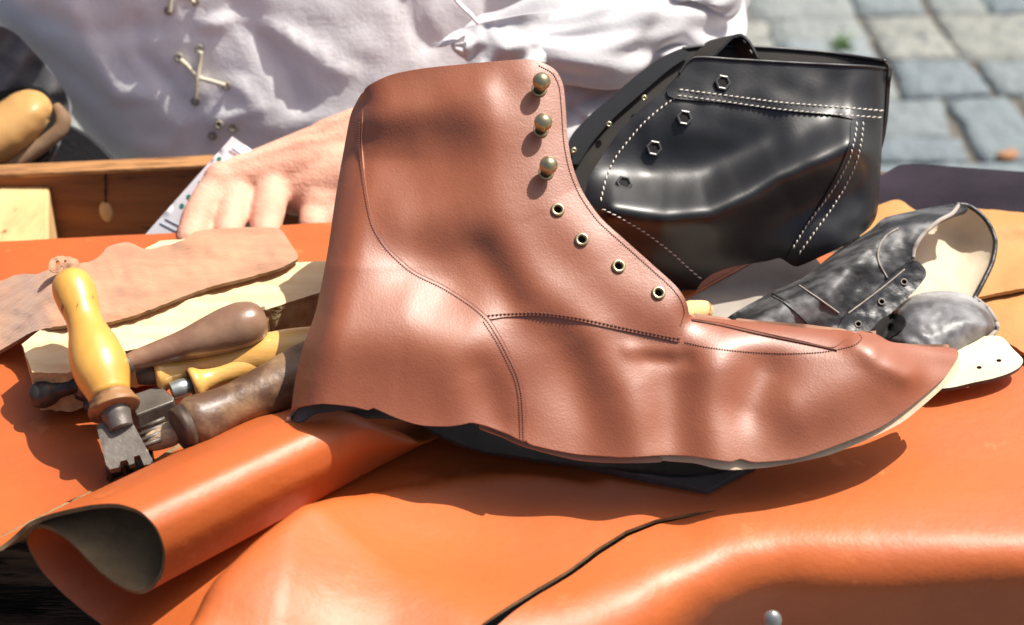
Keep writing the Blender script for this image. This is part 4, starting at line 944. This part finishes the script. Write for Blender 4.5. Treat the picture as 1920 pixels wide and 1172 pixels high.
# ================================================================== person
def remesh(mb, name, mats, parent, voxel, smooth_it=6, label=None):
    V = np.array(mb.V); me = bpy.data.meshes.new(name); me.from_pydata([tuple(v) for v in V], [], mb.Fc); me.update()
    o = bpy.data.objects.new(name + '_tmp', me); COL.objects.link(o)
    m = o.modifiers.new('r', 'REMESH'); m.mode = 'VOXEL'; m.voxel_size = voxel
    s = o.modifiers.new('s', 'SMOOTH'); s.factor = .5; s.iterations = smooth_it
    dg = bpy.context.evaluated_depsgraph_get(); ev = o.evaluated_get(dg); em = ev.to_mesh()
    n = len(em.vertices); co = np.zeros(n * 3); em.vertices.foreach_get('co', co); co = co.reshape(-1, 3); fc = [tuple(p.vertices) for p in em.polygons]
    ev.to_mesh_clear(); bpy.data.objects.remove(o); bpy.data.meshes.remove(me)
    return mk(name, co, fc, mats, parent, True, None, label)
def build_person():
    pb = MB()
    def cap(p, q, r1, r2, k=5):
        p = np.array(p); q = np.array(q); pts = [p + (q - p) * i / k for i in range(k + 1)]; pb.tube(pts, np.linspace(r1, r2, k + 1), 20, round_caps=True)
    def chain(pts, rad):
        for i in range(len(pts) - 1): cap(pts[i], pts[i + 1], rad[i], rad[i + 1], 3)
    Y = ypt
    # forearm: elbow out to the right behind the black boot, wrist behind the brown boot
    elbow = Y(1245, 62, .225); wrist = Y(735, 262, .150); 
    chain([elbow, Y(1150, 150, .200), Y(930, 205, .170), wrist], [.026, .028, .030, .028])
    # back of the hand: knuckles k1..k4 (little finger nearest the camera left .. index)
    kn = [Y(416, 338, .110), Y(455, 324, .118), Y(518, 317, .121), Y(602, 328, .122)]
    for i, k in enumerate(kn):
        w_ = wrist + np.array([-.004, -.010 + .006 * i, -.006 + .006 * (i % 3)])
        chain([w_, w_ + (k - w_) * .5 + np.array([0, 0, .004]), k], [.019, .015, .0104])
    for i, k in enumerate(kn):
        w_ = wrist + np.array([-.004, -.010 + .006 * i, -.006 + .006 * (i % 3)]); m_ = w_ + (k - w_) * .5 + np.array([0, 0, .004])
        pb.tube([w_ + np.array([0, -.004, .0175]), m_ + np.array([0, -.003, .0142]), k + np.array([0, -.002, .0088])], [.0030, .0032, .0030], 10, round_caps=True)
    # fill of the palm
    cap(Y(660, 330, .125), Y(560, 350, .120), .022, .018); cap(Y(650, 365, .118), Y(600, 380, .108), .018, .013)
    tips = [[kn[0], Y(391, 370, .098), Y(369, 410, .082), Y(356, 448, .067)],
            [kn[1], Y(444, 360, .105), Y(434, 402, .089), Y(427, 440, .074)],
            [kn[2], Y(510, 356, .107), Y(503, 400, .090), Y(497, 438, .076)],
            [kn[3], Y(595, 368, .113), Y(590, 400, .101), Y(586, 424, .090)]]
    rad = [[.0096, .0094, .0092, .0080], [.0100, .0098, .0095, .0083], [.0102, .0100, .0097, .0084], [.0104, .0098, .0094, .0082]]
    for t, r_ in zip(tips, rad): chain(t, r_)
    for k in kn: pb.ball(k + np.array([0, -.001, .001]), .0108, 0, 16)
    # thumb, folded under the palm on the boot side
    chain([Y(690, 330, .135), Y(650, 372, .118), Y(622, 400, .104), Y(600, 425, .095)], [.017, .0125, .011, .009])
    # upper arm, torso, neck, head and other arm (above or outside the frame, under the shirt)
    sh = np.array([.13, .36, .30]); chain([elbow, sh], [.027, .048])
    sh2 = np.array([-.43, .36, .30]); chain([sh, np.array([-.15, .37, .31]), sh2], [.06, .08, .06])
    el2 = np.array([-.52, .40, .02]); chain([sh2, el2, np.array([-.46, .28, -.12])], [.055, .042, .03])
    for z, rx, ry in ((-.20, .15, .10), (-.08, .15, .105), (.05, .16, .105), (.18, .17, .10)): pb.ball((-.15, .39, z), (rx, ry, .13), 0, 24)
    chain([np.array([-.15, .37, .30]), np.array([-.15, .345, .42])], [.058, .052])
    hc = np.array([-.15, .33, .51]); pb.ball(hc, (.075, .092, .105), 0, 28); pb.ball(hc + [0, -.03, -.06], (.050, .06, .055), 0, 20)
    pb.tube([hc + [0, -.088, .01], hc + [0, -.105, -.022]], [.008, .013], 10, round_caps=True)
    for s in (-1, 1): pb.ball(hc + [s * .076, .008, -.005], (.010, .020, .030), 0, 14)
    pb.tube([hc + [-.022, -.083, -.058], hc + [.022, -.083, -.058]], .006, 8, round_caps=True)
    body = remesh(pb, 'person', [M_SKIN], None, .0017, 5)
    tag(body, 'person in white laced shirt behind the bench, one hand resting by the wooden box', 'person')
    # hair
    hb = MB(); hb.ball(hc + [0, .018, .022], (.084, .092, .102), 0, 28); hb.build('hair', M_HAIR, body)
    # trousers
    tb = MB(); tb.ball((-.15, .40, -.24), (.18, .14, .11), 0, 24)
    for s in (-1, 1):
        hip = np.array([-.15 + s * .09, .38, -.27]); knee = np.array([-.15 + s * .17, .10, -.26]); ank = np.array([-.15 + s * .16, .14, GROUND + .05])
        tb.tube([hip, (hip + knee) / 2, knee], [.09, .085, .07], 20, round_caps=True); tb.tube([knee, ank], [.068, .05], 20, round_caps=True)
    remesh(tb, 'trousers', [M_TROUS_SHADE], body, .008, 3)

    # shirt body: loft of rings; front carries the folds
    rows = 150; seg = 260; zz = np.linspace(-.17, .33, rows); V = []
    for i, z in enumerate(zz):
        # left silhouette runs out to the left as it rises
        xl = np.interp(z, [-.17, -.045, -.02, .03, .085, .15, .30, .33], [-.30, -.300, -.315, -.352, -.405, -.44, -.44, -.36]); xr = np.interp(z, [-.17, .0, .15, .30, .33], [.10, .12, .15, .16, .06])
        cx = (xl + xr) / 2; rx = (xr - xl) / 2; yc = .385; ry = np.interp(z, [-.17, 0, .2, .33], [.17, .175, .15, .09])
        for k in range(seg):
            a = 2 * math.pi * k / seg; ca, sa = math.cos(a), math.sin(a)
            x = cx + rx * np.sign(ca) * abs(ca) ** .9; y = yc + ry * np.sign(sa) * abs(sa) ** .45; V.append((x, y, z))
    V = np.array(V); front = V[:, 1] < .385
    # photo pixel of each vertex to lay real folds where the photo has them
    d = V - CAM; dep = d @ FWD; px = 960 + F * d[:, 0] / dep; py = 586 - F * (d @ UP) / dep
    fold = ridges([([(120, 40), (170, 130), (215, 195), (300, 215)], 22, .010), ([(60, 130), (140, 165), (200, 215), (320, 215)], 16, -.006),
                   ([(60, 60), (170, 90), (290, 80)], 18, -.005), ([(430, 55), (470, 80), (520, 150), (560, 215)], 20, -.010), ([(380, 75), (430, 60), (520, 90), (640, 160)], 13, .007),
                   ([(300, 170), (330, 200), (360, 215)], 10, -.004), ([(440, 180), (480, 220), (400, 240)], 12, .005), 
                   ([(240, 60), (250, 130), (300, 165)], 12, -.005), ([(100, 200), (200, 270), (300, 290)], 20, .006), ([(330, 250), (300, 300)], 10, .004), ([(730, 0), (800, 110)], 18, -.006),
                   ([(330, -40), (335, 60), (350, 90)], 5, -.0035), ([(372, -30), (376, 50), (385, 100)], 5, -.002)])
    f = .5 * fold(px, py) + .0012 * wav(px, py, 110, 41) + .0004 * wav(px, py, 38, 42)
    out = .0045 * np.sin(V[:, 0] * 60 + V[:, 2] * 25)
    V[:, 1] -= np.where(front, f, out)
    V[:, 1] += .20 * np.clip(V[:, 2] + .06, 0, .2)
    Fc = [(i * seg + k, i * seg + (k + 1) % seg, (i + 1) * seg + (k + 1) % seg, (i + 1) * seg + k) for i in range(rows - 1) for k in range(seg)]
    Fc.append(tuple((rows - 1) * seg + k for k in range(seg)))
    shirt = mk('shirt', V, Fc, [M_CLOTH], body)
    # surface lookup for lacing
    d = V - CAM; dep = d @ FWD; px = 960 + F * d[:, 0] / dep; py = 586 - F * (d @ UP) / dep
    fr = V[front]; fpx = px[front]; fpy = py[front]
    def onshirt(x, y, e=.0015):
        j = np.argmin((fpx - x) ** 2 + (fpy - y) ** 2); return ypt(x, y, fr[j][1] - e)
    for (x, y) in ((366, 2), (316, 20), (335, 108), (374, 92), (424, 160), (366, 190), (410, 234), (437, 240), (398, 255)):
        p = onshirt(x, y, .0015); MB().torus(p, (0, -.9, .3), .0021, .0009, 0, 16, 8).build('lace_eyelet', M_BRASSD, shirt)
    for pts in ([(338, 112), (352, 124), (372, 145), (395, 152), (422, 160)], [(376, 96), (374, 120), (370, 150), (367, 186)], [(318, 24), (322, -30)], [(364, 6), (340, -30)]):
        P = [onshirt(x, y, .0030) for x, y in pts]; P = catmull(np.array(P) * 1000, 2) / 1000; MB().tube(P, .0015, 8).build('lace', M_CORD, shirt)
    gp = MB(); g0 = onshirt(405, 222, .001); g1 = onshirt(412, 240, .001); gp.tube([g0, (g0 + g1) / 2, g1], [.0005, .0016, .0006], 8, squash=.4); gp.build('placket_gap', M_HOLE, shirt)
    # sleeve: loose loft over the forearm, with deep folds and a frilled cuff
    cl = np.array([Y(850, 85, .150), Y(905, 88, .157), Y(1000, 95, .165), Y(1100, 90, .180), Y(1200, 72, .206), Y(1280, 50, .226), np.array([.13, .36, .30]) * .3 + Y(1265, 60, .225) * .7, np.array([.13, .36, .30]) * .65 + Y(1265, 60, .225) * .35, np.array([.135, .36, .305])])
    rr = np.array([9, 46, 78, 100, 112, 116, 125, 150, 190]) / F * 1.02
    ns = 150; sg = 120; tt = np.linspace(0, len(cl) - 1, ns); C = catmull(cl * 1000, 3) / 1000; dl = np.concatenate([[0], np.cumsum(np.linalg.norm(np.diff(C, axis=0), axis=1))])
    q = np.linspace(0, dl[-1], ns); C2 = np.stack([np.interp(q, dl, C[:, i]) for i in range(3)], 1)
    ci = np.array([dl[np.argmin(np.linalg.norm(C - c, axis=1))] for c in cl]); Rr = np.interp(q, ci, rr)
    Tn = np.gradient(C2, axis=0); Tn /= np.linalg.norm(Tn, axis=1)[:, None]; V = []
    for i in range(ns):
        u = np.cross(Tn[i], [0, 0, 1.0]); u /= np.linalg.norm(u); v = np.cross(Tn[i], u); s = q[i]
        for k in range(sg):
            a = 2 * math.pi * k / sg
            f = 1 + .16 * math.sin(3 * a + s * 28) + .10 * math.sin(5 * a - s * 75 + 1) + .07 * math.sin(9 * a + s * 90 + 2 * math.sin(s * 60)) + .03 * math.sin(17 * a - s * 40) + .05 * math.sin(s * 95 + 2 * a) + .16 * math.exp(-(s / .03) ** 2) * math.sin(8 * a)
            V.append(C2[i] + Rr[i] * f * (math.cos(a) * u + math.sin(a) * v))
    Fc = [(i * sg + k, i * sg + (k + 1) % sg, (i + 1) * sg + (k + 1) % sg, (i + 1) * sg + k) for i in range(ns - 1) for k in range(sg)]
    slv = mk('sleeve', V, Fc, [M_SLEEVE], shirt)
    # underside drop of the sleeve: hanging fold down to the black boot
    dp = [(1010, 110), (1100, 70), (1280, 40), (1390, 10), (1390, 80), (1290, 110), (1230, 170), (1160, 230), (1090, 300), (1040, 320), (1030, 200)]
    Sd = Surf(Y(1150, 150, .152), (0.1, -.8, .6), lambda px, py: ridges([([(1060, 150), (1150, 120), (1280, 90)], 14, .006), ([(1060, 215), (1130, 180), (1230, 110)], 16, -.006), ([(1085, 205), (1105, 215)], 10, .003), ([(1150, 40), (1290, 60)], 20, .006)])(px, py) + .002 * wav(px, py, 60, 77) - .05 * np.clip((105 - py) / 70, 0, 1))
    sheet('sleeve_drape', dp, Sd, [M_SLEEVE] * 3, shirt, .0006, 7)
    # cuff frill and tie
    fr_ = [(815, 88), (850, 60), (900, 44), (1000, 25), (1060, 30), (1060, 112), (1000, 116), (880, 118), (868, 92), (872, 66), (845, 82)]
    Sf = Surf(Y(920, 80, .128), (0, -.75, .66), lambda px, py: .006 * np.sin(px / 16. + 1.2 * np.sin(py / 17.)) * np.clip((py - 50) / 40, 0, 1) + .003 * np.sin(py / 11.) + .002 * wav(px, py, 50, 7) - .04 * np.clip((px - 960) / 90, 0, 1) ** 2)
    sheet('cuff', fr_, Sf, [M_SLEEVE] * 3, shirt, .0006, 6)
    T_ = [Y(845, -12, .125), Y(866, 12, .125), Y(880, 24, .125), Y(895, 42, .126)]; MB().tube(catmull(np.array(T_) * 1000, 3) / 1000, .0028, 8, squash=.35).build('cuff_tie', M_CLOTH, shirt)
build_person()

# ================================================================== things at the far left behind the box
def build_far_left():
    r = root('tan_shoe', ypt(40, 300, .19), 'tan rounded leather shoe with brown sole rim at the far left behind the box', 'shoe')
    out = [(-60, 330), (-60, 215), (-10, 195), (25, 175), (55, 168), (80, 175), (97, 195), (94, 222), (76, 252), (45, 285), (5, 310)]
    def hh(px, py): d = dist_poly(px, py, out, True); k = np.clip(d / 55., 0, 1); return .022 * np.sqrt(np.clip(1 - (1 - k) ** 2, 0, 1))
    S = Surf(ypt(40, 250, .185), (0, -.75, .66), hh); sheet('upper', out, S, [M_CLOG] * 3, r, .002, 7)
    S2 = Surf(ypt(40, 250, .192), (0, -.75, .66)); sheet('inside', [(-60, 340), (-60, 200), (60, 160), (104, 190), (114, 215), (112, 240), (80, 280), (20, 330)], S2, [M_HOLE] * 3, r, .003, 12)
    S3 = Surf(ypt(40, 250, .182), (0, -.75, .66)); p = catmull([(104, 196), (119, 222), (112, 245), (85, 268), (50, 292), (10, 318), (-30, 345), (-60, 375)], 5); MB().tube(S3.P(p[:, 0], p[:, 1]), [.0025 + .0025 * min(1, i / 6) for i in range(len(p))], 10, squash=.7).build('sole', M_SOLE, r)
    g = flat('grey_cloth', [(-200, 40), (0, 70), (60, 110), (130, 180), (110, 300), (-200, 360)], 0, [M_GREYC] * 3, 'crumpled grey cloth behind the tan shoe at the left edge', 'cloth', tilt=(0, -.8, .6), y=.0, relief=None, smooth=True) if False else None
    Sg = Surf(ypt(20, 180, .215), (0, -.8, .6), lambda px, py: .006 * np.sin((px + py * .7) / 15.) + .004 * wav(px, py, 50, 3))
    o = sheet('grey_cloth', [(-220, 30), (0, 50), (60, 95), (120, 170), (128, 215), (90, 290), (0, 340), (-220, 380)], Sg, [M_GREYC] * 3, None, .002, 7); tag(o, 'crumpled dark grey cloth behind the tan shoe at the left edge', 'cloth')
    m = MB(); a = ypt(124, 228, .20); b = ypt(88, 318, .18); m.tube([a, b], .0022, 8, squash=.5); tag(m.build('metal_ruler', [M_GREEN_M]), 'thin pale metal strip leaning between the tan shoe and the white shirt', 'strip')
    Sb = Surf(ypt(150, 280, .215), (0, -.9, .4)); o = sheet('shade_sheet', [(60, 200), (118, 232), (170, 262), (230, 330), (230, 400), (60, 400)], Sb, [M_TROUS_SHADE] * 3, None, .01, 12); tag(o, 'black sheet standing in for the shadow between the tan shoe and the white shirt', 'shade sheet')  # black sheet put in for the shadow in this gap
build_far_left()
